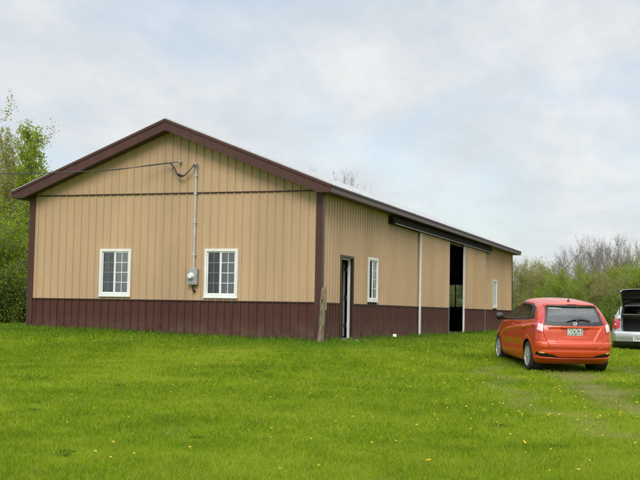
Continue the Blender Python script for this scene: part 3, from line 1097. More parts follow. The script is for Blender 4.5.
# ------------------------------------------------------------------ cars
def pchip(xk, yk, x):
    xk = np.asarray(xk, float); yk = np.asarray(yk, float)
    h = np.diff(xk); d = np.diff(yk) / h
    m = np.zeros(len(xk))
    for i in range(1, len(xk) - 1):
        if d[i - 1] * d[i] > 0:
            w1 = 2 * h[i] + h[i - 1]; w2 = h[i] + 2 * h[i - 1]
            m[i] = (w1 + w2) / (w1 / d[i - 1] + w2 / d[i])
    m[0], m[-1] = d[0], d[-1]
    i = np.clip(np.searchsorted(xk, x) - 1, 0, len(h) - 1)
    t = (x - xk[i]) / h[i]
    return ((1 + 2 * t) * (1 - t) ** 2 * yk[i] + t * (1 - t) ** 2 * h[i] * m[i] + t * t * (3 - 2 * t) * yk[i + 1] + t * t * (t - 1) * h[i] * m[i + 1])


def inpoly(px, py, poly):
    c = np.zeros(px.shape, bool)
    n = len(poly)
    for i in range(n):
        x0, y0 = poly[i]; x1, y1 = poly[(i + 1) % n]
        if y0 == y1: continue
        k = ((y0 > py) != (y1 > py)) & (px < (x1 - x0) * (py - y0) / (y1 - y0) + x0)
        c ^= k
    return c


def car_surface(rings, crown, crease, nv=330):
    """rings: (z, xr, xf, w, rc, rf). returns vertex grid (nv, ncol, 3) for the left half, rear centre to front centre"""
    A = np.array(rings, float)
    arc = np.concatenate([[0], np.cumsum(np.sqrt(np.diff(A[:, 0]) ** 2 + (.8 * np.diff(A[:, 1])) ** 2 + np.diff(A[:, 3]) ** 2))])
    v = np.linspace(0, arc[-1], nv)
    Z, XR, XF, W, RC, RF = [pchip(arc, A[:, k], v) for k in range(6)]
    n1, n2, n3, n4, n5 = 120, 34, 420, 12, 26
    G = np.zeros((nv, n1 + n2 + n3 + n4 + n5 + 1, 3))
    for i in range(nv):
        z, xr, xf, w = Z[i], XR[i], XF[i], max(W[i], 0.002)
        rc = min(RC[i], w * .9); rf = min(RF[i], w * .9)
        bow = .10 * (w / .85)
        t = np.linspace(0, 1, n1, endpoint=False)
        y1 = (w - rc) * t; x1 = xr + bow * (y1 / max(w, .01)) ** 2
        xc = xr + bow * ((w - rc) / max(w, .01)) ** 2
        a = np.linspace(0, PI / 2, n2, endpoint=False)
        y2 = w - rc + rc * np.sin(a); x2 = xc + rc * (1 - np.cos(a)) * 1.25
        xs0 = xc + rc * 1.25
        xs1 = max(xf - rf * 1.3, xs0 + .02)
        t = np.linspace(0, 1, n3, endpoint=False)
        x3 = xs0 + (xs1 - xs0) * t; y3 = np.full(n3, w)
        a = np.linspace(0, PI / 2, n4, endpoint=False)
        x4 = xs1 + rf * 1.3 * np.sin(a); y4 = w - rf + rf * np.cos(a)
        t = np.linspace(0, 1, n5 + 1)
        y5 = (w - rf) * (1 - t); x5 = np.full(n5 + 1, xs1 + rf * 1.3) + .06 * (1 - (y5 / max(w, .01)) ** 2)
        x = np.concatenate([x1, x2, x3, x4, x5]); y = np.concatenate([y1, y2, y3, y4, y5])
        tap = 1 - .055 * _sm((-x - .7) / 1.4) ** 1.5 - .07 * _sm((x - .6) / 1.4)
        y = y * tap
        zz = np.full(len(x), z)
        zz = zz - crown * ((x - .0) / 1.25) ** 2 * _sm((z - 1.15) / .3)
        G[i, :, 0] = x; G[i, :, 1] = y; G[i, :, 2] = zz
    # side sculpting
    crease(G)
    return G, (n1, n2, n3, n4, n5)


def car_parts(G, segs, classify, mats, root, arch, push):
    """both halves of the surface split in parts by classify(side, x, y, z, nx, kind)"""
    nv, nc, _ = G.shape
    FX = (G[:-1, :-1] + G[1:, :-1] + G[:-1, 1:] + G[1:, 1:]) / 4
    colk = np.zeros(nc - 1, int)
    n1, n2, n3, n4, n5 = segs
    colk[:n1 + n2] = 0; colk[n1 + n2:n1 + n2 + n3] = 1; colk[n1 + n2 + n3:] = 2
    K = np.broadcast_to(colk, FX.shape[:2])
    ids = {}
    res = {}
    du = np.gradient(G, axis=1); dv = np.gradient(G, axis=0)
    Nn = np.cross(du, dv); Nn /= np.maximum(np.linalg.norm(Nn, axis=-1, keepdims=True), 1e-9)
    # outward orientation check on the side
    if Nn[nv // 3, n1 + n2 + n3 // 2, 1] < 0: Nn = -Nn
    allparts = {}
    for side in (1, -1):
        lab = classify(side, FX[..., 0], FX[..., 1], FX[..., 2], K)          # array of strings
        names = np.unique(lab)
        # vertex groove where neighbouring faces differ
        L = lab
        diff = np.zeros((nv, nc), bool)
        code = {n: i for i, n in enumerate(names)}
        C = np.vectorize(code.get)(L)
        pad = np.pad(C, 1, mode='edge')
        q = [pad[:-1, :-1], pad[1:, :-1], pad[:-1, 1:], pad[1:, 1:]]
        diff = (q[0] != q[1]) | (q[0] != q[2]) | (q[0] != q[3])
        for nme in names:
            if nme == '': continue
            msk = L == nme
            off = push.get(nme.split('|')[0], 0.0)
            P = G.copy()
            if off:
                P = P + Nn * off
            elif nme.split('|')[0] in GROOVE:
                P = P - Nn * (.013 * diff[..., None])
            P[..., 1] *= side
            ii, jj = np.nonzero(msk)
            quad = np.stack([ii * nc + jj, ii * nc + jj + 1, (ii + 1) * nc + jj + 1, (ii + 1) * nc + jj], -1)
            if side > 0: quad = quad[:, ::-1]
            allparts.setdefault(nme, []).append((P.reshape(-1, 3), quad))
    return allparts


GROOVE = {'body', 'tailgate', 'rear_bumper', 'door'}


def emit(name, chunks, mat, parent):
    Vs, Qs = [], []
    o = 0
    for P, q in chunks:
        u, inv = np.unique(q, return_inverse=True)
        Vs.append(P[u]); Qs.append(inv.reshape(q.shape) + o); o += len(u)
    return np_mesh(name, np.concatenate(Vs), np.concatenate(Qs), mat, parent, True)


def wheel(parent, x, y, r, side, nsp=9, mat='alloy'):
    b = MB()
    w = .185
    s = side
    # tyre section from inside to outside
    b.lathe([(r * .66, -s * w / 2), (r * .86, -s * w / 2), (r * .97, -s * w * .42), (r, -s * w * .25), (r, s * w * .25), (r * .975, s * w * .42), (r * .9, s * w * .5), (r * .80, s * w * .52), (r * .70, s * w * .49), (r * .66, s * w * .44)],
            40, 'y', (0, 0, 0))
    wh = b.build('wheel', M['tyre'], parent, True)
    wh.location = (x, y, r)
    b = MB()
    b.lathe([(r * .69, s * w * .47), (r * .665, s * w * .50), (r * .63, s * w * .46), (r * .61, s * w * .30), (r * .60, -s * w * .3)], 40, 'y')
    for k in range(nsp):
        a = 2 * PI * k / nsp
        for da in (-.12, .12):
            c0, s0 = math.cos(a + da * .6), math.sin(a + da * .6); c1, s1 = math.cos(a + da * 1.35), math.sin(a + da * 1.35)
            tx, tz = -math.sin(a), math.cos(a)
            hw0, hw1 = .014, .017
            v = []
            for (rr, c, ss, hw, yy) in ((r * .15, c0, s0, hw0, s * w * .46), (r * .63, c1, s1, hw1, s * w * .43)):
                for dy in (0, -s * .03):
                    for q in (-1, 1):
                        v.append((c * rr + tx * hw * q, yy + dy, ss * rr + tz * hw * q))
            b.add(v, [(0, 1, 5, 4), (2, 6, 7, 3), (0, 4, 6, 2), (1, 3, 7, 5), (0, 2, 3, 1), (4, 5, 7, 6)])
    b.lathe([(0, s * w * .52), (r * .10, s * w * .51), (r * .17, s * w * .47), (r * .19, s * w * .3)], 20, 'y')
    b.build('rim', M[mat], wh, True)
    b = MB(); b.lathe([(0.0, s * w * .12), (r * .45, s * w * .12), (r * .45, s * w * .02), (0, s * w * .02)], 24, 'y')
    b.build('brake_disc', M['track'], wh)
    return wh


def car_common(root, interior=True):
    # dark underbody, wheel wells, seats
    b = MB()
    b.box((-1.72, -.60, .17), (1.75, .60, .30), 0, .03)
    b.box((-1.0, -.70, .18), (.95, .70, .28), 0, .02)
    b.box((-1.80, -.64, .24), (-1.60, .64, .50), 0, .03)
    b.build('underbody', M['black'], root)
    for x in (-1.28, 1.25):
        for s in (-1, 1):
            b = MB()
            b.tube([(x, s * .52, .33), (x, s * .745, .33)], .375, 28)
            b.build('wheel_well', M['black'], root)
    b = MB()
    b.box((-1.0, -.68, .30), (1.0, .68, .36)); b.box((.85, -.66, .36), (1.05, .66, .92), 0, .05)
    b.build('cabin_floor', M['darkfab'], root)
    for s in (-1, 1):
        b = MB()
        b.box((-.35, s * .36 - .24, .36), (.20, s * .36 + .24, .58), 0, .06)
        b.prism([(-.30, .5), (-.18, .5), (-.34, 1.12), (-.44, 1.12)], 'y', s * .36 - .23, s * .36 + .23)
        b.box((-.47, s * .36 - .13, 1.15), (-.37, s * .36 + .13, 1.33), 0, .03)
        b.build('front_seat', M['darkfab'], root, True)
    b = MB()
    b.box((-1.25, -.62, .36), (-.65, .62, .56), 0, .06)
    b.prism([(-1.22, .5), (-1.08, .5), (-1.24, 1.05), (-1.34, 1.05)], 'y', -.62, .62)
    for y in (-.38, .38):
        b.box((-1.38, y - .13, 1.07), (-1.29, y + .13, 1.22), 0, .03)
    b.build('rear_seat', M['darkfab'], root, True)


def text_mesh(s, size, depth, mat, parent, name, loc, rot):
    cu = bpy.data.curves.new(name, 'FONT')
    cu.body = s; cu.size = size; cu.extrude = depth; cu.align_x = 'CENTER'; cu.align_y = 'CENTER'; cu.resolution_u = 3
    tmp = bpy.data.objects.new(name + '_tmp', cu)
    COL.objects.link(tmp)
    bpy.context.view_layer.update()
    me = bpy.data.meshes.new_from_object(tmp.evaluated_get(bpy.context.evaluated_depsgraph_get()))
    bpy.data.objects.remove(tmp)
    bpy.data.curves.remove(cu)
    me.materials.clear(); me.materials.append(mat)
    o = bpy.data.objects.new(name, me)
    COL.objects.link(o)
    o.parent = parent
    o.location = loc; o.rotation_euler = rot
    return o


def rear_x(G, n1, y, z):
    """x of the rear surface at (y,z)"""
    P = G[:, :n1].reshape(-1, 3)
    d = (P[:, 1] - abs(y)) ** 2 + (P[:, 2] - z) ** 2
    return float(P[np.argmin(d), 0])


def side_y(G, segs, x, z):
    n1, n2, n3 = segs[:3]
    P = G[:, n1 + n2:n1 + n2 + n3].reshape(-1, 3)
    d = (P[:, 0] - x) ** 2 + (P[:, 2] - z) ** 2
    return float(P[np.argmin(d), 1])


def build_red_car():
    root = empty('hatchback_car')
    tag(root, 'orange-red five-door hatchback parked on the grass with its rear towards the viewer', 'car')
    rings = [(.175, -1.80, 1.86, .755, .20, .3), (.235, -1.90, 1.93, .80, .20, .33), (.30, -1.955, 1.95, .822, .19, .35), (.42, -2.00, 1.97, .838, .18, .38), (.52, -2.015, 1.98, .846, .17, .4),
             (.60, -2.005, 1.97, .848, .16, .42), (.645, -1.975, 1.95, .847, .15, .44), (.74, -1.955, 1.86, .845, .15, .46), (.84, -1.94, 1.66, .838, .145, .48), (.93, -1.915, 1.40, .826, .14, .46),
             (1.00, -1.88, 1.18, .806, .135, .40), (1.08, -1.835, 1.00, .772, .13, .34), (1.20, -1.765, .72, .722, .13, .3), (1.32, -1.69, .42, .666, .13, .28), (1.395, -1.645, .22, .625, .14, .27),
             (1.425, -1.665, .13, .60, .15, .26), (1.455, -1.66, .04, .565, .16, .25), (1.49, -1.60, -.08, .47, .18, .22), (1.515, -1.45, -.25, .30, .2, .2), (1.525, -1.15, -.5, .004, .2, .2)]

    def crease(G):
        x, y, z = G[..., 0], G[..., 1], G[..., 2]
        side = _sm((x + 1.82) / .15) * _sm((1.55 - x) / .3)
        # rising shoulder line: body tucks in sharply above it
        zl = np.interp(x, [-1.7, -1.2, -.2, .45, .85, 1.15], [1.0, .965, .885, .815, .73, .62])
        t = z - zl
        tuck = np.where(t > 0, np.exp(-(t / .11) ** 2) * np.clip(t / .018, 0, 1), 0)
        y -= side * .030 * tuck * _sm((x + 1.7) / .25)
        y += side * .016 * np.exp(-((z - zl + .035) / .03) ** 2)
        y -= side * .016 * np.exp(-((z - zl - .004) / .010) ** 2) * (x > -1.35)
        # lower scallop
        zl2 = .36 + (1.0 - x) * .03
        y -= side * .024 * np.exp(-((z - zl2 - .10) / .08) ** 2) * _sm((.95 - x) / .3) * _sm((x + 1.0) / .2)
        # flared arches
        for wx in (-1.28, 1.25):
            r = np.hypot(x - wx, z - .31)
            y += .014 * np.exp(-((r - .37) / .06) ** 2) * (y > .6)
        # hip over the rear wheel, crisp V crease on the tailgate, hollow above the bumper lip
        rr_ = _sm((-1.50 - x) / .08)
        yc = .58 - (.93 - z) * .62
        vcr = np.clip((z - .60) / .05, 0, 1) * np.clip((.94 - z) / .05, 0, 1)
        x += rr_ * .020 * vcr * _sm((yc - np.abs(y)) / .035) * (np.abs(y) < .62)
        x += rr_ * .016 * np.exp(-((z - .475) / .035) ** 2) * (np.abs(y) < .80)
        x -= rr_ * .014 * np.exp(-((z - .290) / .022) ** 2)
        # number plate recess and bumper shelf
        rec = inpoly(y, z, [(0, .735), (.25, .735), (.31, .93), (0, .93)]) & (x < -1.6)
        x += .028 * rec
    G, segs = car_surface(rings, .040, crease)

    belt0, belt1 = .965, 1.05      # at x = .95 and x = -1.05
    def zbelt(x): return belt0 + (0.95 - x) / 2.0 * (belt1 - belt0)

    def classify(side, X, Y, Z, K):
        lab = np.full(X.shape, 'body', dtype='U24')
        rear = (X < -1.45)
        # doors
        def roofz(x): return 1.43 - .05 * np.abs(x + .3) ** 2
        dz0 = .27
        fd = inpoly(X, Z, [(.98, .30), (.98, .60), (.92, .95), (.30, 1.385), (-.16, 1.415), (-.18, 1.0), (-.20, .30), (.0, dz0), (.9, dz0)])
        rd = inpoly(X, Z, [(-.20, .30), (-.18, 1.0), (-.16, 1.415), (-.95, 1.40), (-1.10, 1.34), (-1.28, 1.06), (-1.10, .72), (-.90, .50), (-.85, .31), (-.6, dz0)])
        lab[(fd) & (K == 1)] = 'door|front' + str(side)
        lab[(rd) & (K == 1)] = 'door|rear' + str(side)
        # glass with black surround
        gl = inpoly(X, Z, [(.93, .975), (.33, 1.378), (-.13, 1.408), (-.95, 1.388), (-1.30, 1.300), (-1.47, 1.115), (-1.40, 1.085), (-1.05, zbelt(-1.05)), (0, zbelt(0))]) & (K == 1)
        lab[gl] = 'window_trim'
        g1 = inpoly(X, Z, [(.74, 1.005), (.31, 1.350), (-.105, 1.378), (-.125, zbelt(-.1) + .022), (.70, zbelt(.7) + .022)]) & (K == 1)
        g1b = inpoly(X, Z, [(.86, .995), (.77, 1.045), (.765, .998)]) & (K == 1)
        g2 = inpoly(X, Z, [(-.215, zbelt(-.2) + .022), (-.205, 1.378), (-.86, 1.362), (-1.04, 1.30), (-1.14, zbelt(-1.05) + .035)]) & (K == 1)
        lab[g1 | g1b] = 'side_window|front' + str(side)
        lab[g2] = 'side_window|rear' + str(side)
        # wheel arches cut out
        for wx in (-1.28, 1.25):
            lab[(np.hypot(X - wx, Z - .31) < .345) & (Y > .55)] = ''
        # front: windscreen, lamps, grille
        front = (K == 2)
        ws = front & (Z > 1.015) & (Z < 1.40) & (X > .15)
        lab[ws] = 'window_trim'
        lab[ws & (Y < .60 - .35 * (Z - 1.02))] = 'windscreen'
        lab[front & (Z > .66) & (Z < .78) & (Y > .34)] = 'headlight|' + str(side)
        lab[front & (Z > .36) & (Z < .62) & (Y < .5)] = 'grille'
        # rear end
        hatch = rear & inpoly(Y, Z, [(0, .50), (.46, .50), (.545, .535), (.60, .66), (.655, .80), (.66, .95), (.585, 1.10), (.56, 1.40), (0, 1.405)])
        lab[hatch] = 'tailgate'
        bump = rear & (Z < .655) & ~hatch & (X < -1.52) & (K == 0)
        lab[bump] = 'rear_bumper'
        trimz = rear & inpoly(Y, Z, [(0, .965), (.45, .97), (.625, .985), (.61, 1.05), (.525, 1.385), (0, 1.40)])
        lab[trimz] = 'rear_window_trim'
        rw = rear & inpoly(Y, Z, [(0, 1.055), (.40, 1.045), (.555, 1.06), (.562, 1.10), (.49, 1.335), (.44, 1.362), (0, 1.375)])
        lab[rw] = 'rear_window'
        # tail lamps: lower pod and slim strip climbing beside the glass
        tl = (X < -1.40) & (inpoly(Y, Z, [(.665, .80), (.655, .96), (.62, 1.06), (.675, 1.09), (.80, 1.06), (.86, .98), (.86, .95), (.80, .83)]) & (X < -1.52)
                            | (X < -1.48) & inpoly(Y, Z, [(.622, 1.05), (.605, 1.12), (.545, 1.375), (.60, 1.385), (.652, 1.20), (.70, 1.085)]) & (K == 0))
        tl = tl & ~trimz
        lab[tl] = 'tail_light|' + str(side)
        cl = tl & inpoly(Y, Z, [(.672, .835), (.66, .985), (.74, 1.01), (.775, .88)])
        lab[cl] = 'reverse_lens|' + str(side)
        # lower bumper vents with reflectors
        lo = .41 if True else 0
        vent = rear & inpoly(Y, Z, [(.0, .318), (.36, .318), (.44, .352), (.60, .385), (.785, .415), (.795, .345), (.72, .318), (.50, .312), (.37, .300), (0, .300)])
        lab[vent] = 'bumper_vent'
        rf = rear & inpoly(Y, Z, [(.635, .424), (.735, .438), (.75, .402), (.655, .392)])
        lab[rf] = 'reflector|' + str(side)
        return lab

    parts = car_parts(G, segs, classify, None, root, None,
                      {'side_window': -.008, 'window_trim': -.004, 'rear_window': -.006, 'rear_window_trim': -.003, 'windscreen': -.006,
                       'bumper_vent': -.03, 'grille': -.03, 'reflector': .003, 'reverse_lens': .004, 'tail_light': .004})
    mat = {'body': 'red', 'door': 'red', 'tailgate': 'red', 'rear_bumper': 'red', 'window_trim': 'trimblack', 'rear_window_trim': 'trimblack', 'side_window': 'carglass',
           'rear_window': 'rearglass', 'windscreen': 'carglass', 'headlight': 'lampclear', 'grille': 'trimblack', 'tail_light': 'lampred', 'reverse_lens': 'lampclear',
           'bumper_vent': 'trimblack', 'reflector': 'amber'}
    made = {}
    order = sorted(parts, key=lambda n: n.split('|')[0] in ('side_window', 'reverse_lens', 'rear_window', 'rear_window_trim', 'bumper_vent', 'reflector', 'window_trim'))
    for n in order:
        base = n.split('|')[0]
        par = root
        key = n.split('|')[1] if '|' in n else ''
        if base == 'side_window': par = made['door|' + key]
        if base == 'reverse_lens': par = made['tail_light|' + key]
        if base in ('rear_window', 'rear_window_trim'): par = made['tailgate']
        if base in ('bumper_vent', 'reflector'): par = made['rear_bumper']
        nm = 'window_trim' if base == 'rear_window_trim' else base
        made[n] = emit(nm, parts[n], M[mat[base]], par)
    tgate = made['tailgate']
    # badges, plate, wiper
    def rx(y, z): return rear_x(G, segs[0], y, z)
    zp = .852
    b = MB(); xq = rx(.0, zp)
    sl = (rx(0, .9) - rx(0, .77)) / .13
    b.box((xq - .014, -.155, zp - .078), (xq + .004, .155, zp + .078), 0, .004)
    pl = b.build('number_plate', M['plate'], tgate)
    b = MB()
    for y0, y1, z0, z1 in ((-.163, .163, -.086, -.078), (-.163, .163, .078, .086), (-.163, -.155, -.0775, .0775), (.155, .163, -.0775, .0775)):
        b.box((xq - .017, y0, zp + z0), (xq + .006, y1, zp + z1))
    b.build('plate_frame', M['offwhite'], tgate)
    # emblem: an H in a rounded frame
    ze = 1.005; xe = rx(0, ze) - .012
    b = MB()
    w, h = .042, .034
    b.tube([(xe, -w, h), (xe, -w * .86, 0), (xe, -w * .62, -h), (xe, w * .62, -h), (xe, w * .86, 0), (xe, w, h), (xe, -w, h)], .0055, 6)
    b.tube([(xe, -w * .60, h * .9), (xe, -w * .42, -h * .8)], .0075, 6); b.tube([(xe, w * .60, h * .9), (xe, w * .42, -h * .8)], .0075, 6)
    b.tube([(xe, -w * .5, .0), (xe, w * .5, .0)], .007, 6)
    b.v = [(p[0], p[1], p[2] + ze) for p in b.v]
    b.build('emblem', M['badge'], tgate, True)
    yb, zb_ = .54, .935
    text_mesh('FIT', .062, .004, M['badge'], tgate, 'badge', (rx(yb, zb_) - .026, yb, zb_), (R(90), 0, R(-99)))
    b = MB()
    pw = []
    for t in np.linspace(0, 1, 14):
        y = .16 - .50 * t
        z = 1.035 + .085 * math.sin(PI * (t * .62 + .16)) - .02
        pw.append((rx(y, z) - .022, y, z))
    b.tube(pw, [.013] * 14, 6)
    b.tube([(rx(.0, 1.03) - .02, .02, 1.02), (rx(.0, 1.07) - .03, -.05, 1.075), (pw[7][0] - .012, pw[7][1], pw[7][2])], .016, 7)
    b.build('rear_wiper', M['trimblack'], tgate, True)
    b = MB(); b.box((rx(0, .93) - .010, -.27, .918), (rx(0, .93) + .02, .27, .945), 0, .006); b.build('plate_garnish', M['red'], tgate)
    b = MB(); b.box((-1.60, -.10, 1.400), (-1.652, .10, 1.412), 0, .003); b.build('brake_light', M['lampred'], root)
    b = MB(); b.lathe([(.03, 0), (.026, .02), (.010, .035), (.006, .065), (.0, .066)], 10, 'z', (-1.42, 0, 1.468)); b.build('antenna', M['trimblack'], root, True)
    # mirrors and handles
    for s in (1, -1):
        b = MB()
        n = 9
        y0 = side_y(G, segs, .72, 1.0)
        pts = [(.72, s * (y0 - .02), 1.0), (.71, s * (y0 + .05), 1.02), (.70, s * (y0 + .10), 1.05), (.70, s * (y0 + .17), 1.055), (.70, s * (y0 + .215), 1.05)]
        b.tube(pts, [.03, .035, .085, .088, .055], 12)
        for i in range(len(b.v)):
            p = b.v[i]; b.v[i] = (.705 + (p[0] - .705) * (.8), p[1], p[2])
        b.build('wing_mirror', M['trimblack'], root, True)
        for hx in (.02, -.98):
            yy = side_y(G, segs, hx, .90)
            b = MB(); b.box((hx - .10, s * (yy - .01), .885), (hx + .10, s * (yy + .032), .915), 0, .01)
            dk = 'door|front' if hx > -.2 else 'door|rear'
            b.build('door_handle', M['red'], made[dk + str(s)], True)
    car_common(root)
    for x in (-1.28, 1.25):
        for s in (1, -1):
            wheel(root, x, s * .745, .302, s, 9)
    return root


def build_silver_car():
    root = empty('hatchback_car')
    tag(root, 'silver hatchback with its tailgate raised, parked right of the orange-red car', 'car')
    rings = [(.19, -1.86, 1.86, .77, .20, .3), (.25, -1.98, 1.93, .81, .20, .33), (.32, -2.03, 1.95, .835, .20, .35), (.44, -2.06, 1.97, .848, .19, .38), (.54, -2.075, 1.98, .855, .19, .4),
             (.62, -2.065, 1.97, .857, .18, .42), (.68, -2.03, 1.95, .856, .18, .44), (.78, -2.01, 1.86, .852, .19, .46), (.88, -1.985, 1.66, .842, .20, .48), (.96, -1.96, 1.40, .828, .20, .46),
             (1.03, -1.92, 1.18, .806, .20, .40), (1.11, -1.87, 1.00, .775, .19, .34), (1.22, -1.80, .72, .735, .18, .3), (1.34, -1.73, .42, .685, .17, .28), (1.42, -1.69, .22, .645, .17, .27),
             (1.45, -1.69, .13, .62, .17, .26), (1.48, -1.67, .04, .58, .18, .25), (1.515, -1.60, -.08, .48, .2, .22), (1.54, -1.45, -.25, .30, .2, .2), (1.55, -1.15, -.5, .004, .2, .2)]

    def crease(G):
        x, y, z = G[..., 0], G[..., 1], G[..., 2]
        for wx in (-1.28, 1.25):
            r = np.hypot(x - wx, z - .31)
            y += .014 * np.exp(-((r - .37) / .06) ** 2) * (y > .6)
        side = _sm((x + 1.8) / .2) * _sm((1.5 - x) / .3)
        y += side * .01 * np.exp(-((z - .86) / .03) ** 2)
    G, segs = car_surface(rings, .030, crease)
    HPOLY = [(0, .685), (.46, .685), (.52, .72), (.545, .82), (.545, .98), (.555, 1.10), (.54, 1.36), (.50, 1.425), (0, 1.435)]

    def classify(side, X, Y, Z, K):
        lab = np.full(X.shape, 'body', dtype='U24')
        rear = X < -1.5
        fd = inpoly(X, Z, [(.98, .30), (.98, .60), (.92, .95), (.30, 1.40), (-.16, 1.435), (-.20, .30), (.0, .28), (.9, .28)])
        rd = inpoly(X, Z, [(-.20, .30), (-.16, 1.435), (-.78, 1.42), (-1.12, 1.28), (-1.22, 1.06), (-1.10, .72), (-.90, .50), (-.85, .31), (-.6, .28)])
        lab[fd & (K == 1)] = 'door|front' + str(side)
        lab[rd & (K == 1)] = 'door|rear' + str(side)
        gl = inpoly(X, Z, [(.93, 1.0), (.33, 1.39), (-.13, 1.42), (-1.05, 1.395), (-1.45, 1.25), (-1.50, 1.09), (0, 1.04)]) & (K == 1)
        lab[gl] = 'window_trim'
        lab[inpoly(X, Z, [(.78, 1.045), (.31, 1.365), (-.105, 1.395), (-.125, 1.065)]) & (K == 1)] = 'side_window|front' + str(side)
        lab[inpoly(X, Z, [(-.215, 1.07), (-.205, 1.395), (-.85, 1.37), (-1.02, 1.10)]) & (K == 1)] = 'side_window|rear' + str(side)
        lab[inpoly(X, Z, [(-1.08, 1.10), (-.95, 1.36), (-1.04, 1.365), (-1.41, 1.23), (-1.44, 1.115)]) & (K == 1)] = 'quarter_window|' + str(side)
        for wx in (-1.28, 1.25):
            lab[(np.hypot(X - wx, Z - .31) < .345) & (Y > .55)] = ''
        front = K == 2
        ws = front & (Z > 1.04) & (Z < 1.42) & (X > .15)
        lab[ws] = 'window_trim'
        lab[ws & (Y < .60 - .35 * (Z - 1.02))] = 'windscreen'
        lab[front & (Z > .66) & (Z < .80) & (Y > .34)] = 'headlight|' + str(side)
        lab[front & (Z > .36) & (Z < .62) & (Y < .5)] = 'grille'
        bump = rear & (Z < .70) & (X < -1.55) & (K == 0)
        lab[bump] = 'rear_bumper'
        lab[bump & (Z < .38)] = 'bumper_skirt'
        tl = inpoly(Y, Z, [(.575, .78), (.565, .97), (.60, 1.06), (.80, 1.03), (.88, .94), (.87, .80), (.72, .74)]) & (X < -1.62)
        lab[tl] = 'tail_light|' + str(side)
        cl = tl & (np.hypot(Y - .70, Z - .89) < .028)
        lab[cl] = 'reverse_lens|' + str(side)
        hatch = rear & inpoly(Y, Z, HPOLY)
        lab[hatch] = 'tailgate'
        lab[rear & inpoly(Y, Z, [(0, 1.03), (.47, 1.03), (.49, 1.07), (.46, 1.35), (.42, 1.38), (0, 1.385)])] = 'rear_window'
        return lab
    parts = car_parts(G, segs, classify, None, root, None,
                      {'side_window': -.008, 'quarter_window': -.008, 'window_trim': -.004, 'rear_window': -.006, 'windscreen': -.006, 'bumper_skirt': -.006, 'grille': -.03, 'reverse_lens': .005, 'tail_light': .004})
    mat = {'body': 'silver', 'door': 'silver', 'tailgate': 'silver', 'rear_bumper': 'silver', 'window_trim': 'trimblack', 'side_window': 'carglass', 'quarter_window': 'carglass',
           'rear_window': 'privacy', 'windscreen': 'carglass', 'headlight': 'lampclear', 'grille': 'trimblack', 'tail_light': 'lampred', 'reverse_lens': 'lampclear', 'bumper_skirt': 'trimblack'}
    made = {}
    # raise the tailgate about a hinge along the rear edge of the roof
    hx, hz = -1.655, 1.43
    ang = R(101)
    ca, sa = math.cos(ang), math.sin(ang)
    def lift(P):
        x = P[:, 0] - hx; z = P[:, 2] - hz
        # a point below the hinge swings backwards (towards -x) and up
        x2 = x * ca + z * sa; z2 = -x * sa + z * ca
        return np.stack([x2 + hx, P[:, 1], z2 + hz], -1)
    order = sorted(parts, key=lambda n: n.split('|')[0] in ('side_window', 'reverse_lens', 'rear_window', 'bumper_skirt', 'window_trim'))
    for n in order:
        base = n.split('|')[0]; key = n.split('|')[1] if '|' in n else ''
        par = root
        ch = parts[n]
        if base == 'side_window': par = made['door|' + key]
        if base == 'reverse_lens': par = made['tail_light|' + key]
        if base == 'bumper_skirt': par = made['rear_bumper']
        if base == 'rear_window': par = made['tailgate']
        if base in ('tailgate', 'rear_window'):
            ch = [(lift(P), q) for P, q in ch]
        made[n] = emit(base, ch, M[mat[base]], par)
    tg = made['tailgate']
    # inner lining of the tailgate: an offset ring of dark trim around the glass, with thickness
    def half(poly): return poly
    prof = [(.46, .685), (.52, .72), (.545, .82), (.545, .98), (.555, 1.10), (.54, 1.36), (.50, 1.425)]
    inn = [(.34, .76), (.42, .79), (.44, .86), (.44, 1.0), (.47, 1.07), (.44, 1.35), (.40, 1.37)]
    b = MB()
    n = len(prof)
    def rxx(y, z): return rear_x(G, segs[0], y, z)
    def lp(y, z, off):
        p = lift(np.array([[rxx(y, z) + off, y, z]]))[0]
        return tuple(p)
    for s in (1, -1):
        vs = []; fl = []
        for (yo, zo), (yi, zi) in zip(prof, inn):
            ym, zm = yo * .90 + yi * .10, zo * .8 + zi * .2
            fl += [lp(yo, zo, .004), lp(yo, zo, .045), lp(ym - .03, zm, .05)]
            vs += [lp(ym - .031, zm, .052), lp(ym - .04, zm, .07), lp(yi, zi, .06)]
        vs = [(p[0], p[1] * s, p[2]) for p in vs]
        fl = [(p[0], p[1] * s, p[2]) for p in fl]
        fs = []
        for i in range(n - 1):
            a = i * 3; c = a + 3
            fs += [(a, a + 1, c + 1, c), (a + 1, a + 2, c + 2, c + 1)]
        b.add(vs, fs)
        e = MB(); e.add(fl, fs); e.build('tailgate_flange', M['silver_plain'], tg, fix=False)
    # lower inner panel between the two sides
    low = [lp(y, .69, .05) for y in (-.5, 0, .5)] + [lp(y, 1.0, .06) for y in (-.5, 0, .5)]
    b.add(low, [(0, 1, 4, 3), (1, 2, 5, 4)])
    b.build('tailgate_lining', M['trimblack'], tg, fix=False)
    # gas struts
    for s in (1, -1):
        p0 = (-1.74, s * .60, 1.13); p1 = lp(s * .585, 1.12, .05); p1 = (p1[0], s * abs(p1[1]), p1[2])
        b = MB(); pm = tuple((np.array(p0) + np.array(p1)) / 2)
        b.tube([p0, pm], .013, 8); b.tube([pm, p1], .007, 8)
        b.build('gas_strut', M['black'], tg, True)
    # cargo bay: opening rim, floor, side panels, parcel shelf with cords
    b = MB()
    rim = [(y, z) for y, z in HPOLY[1:-1]]
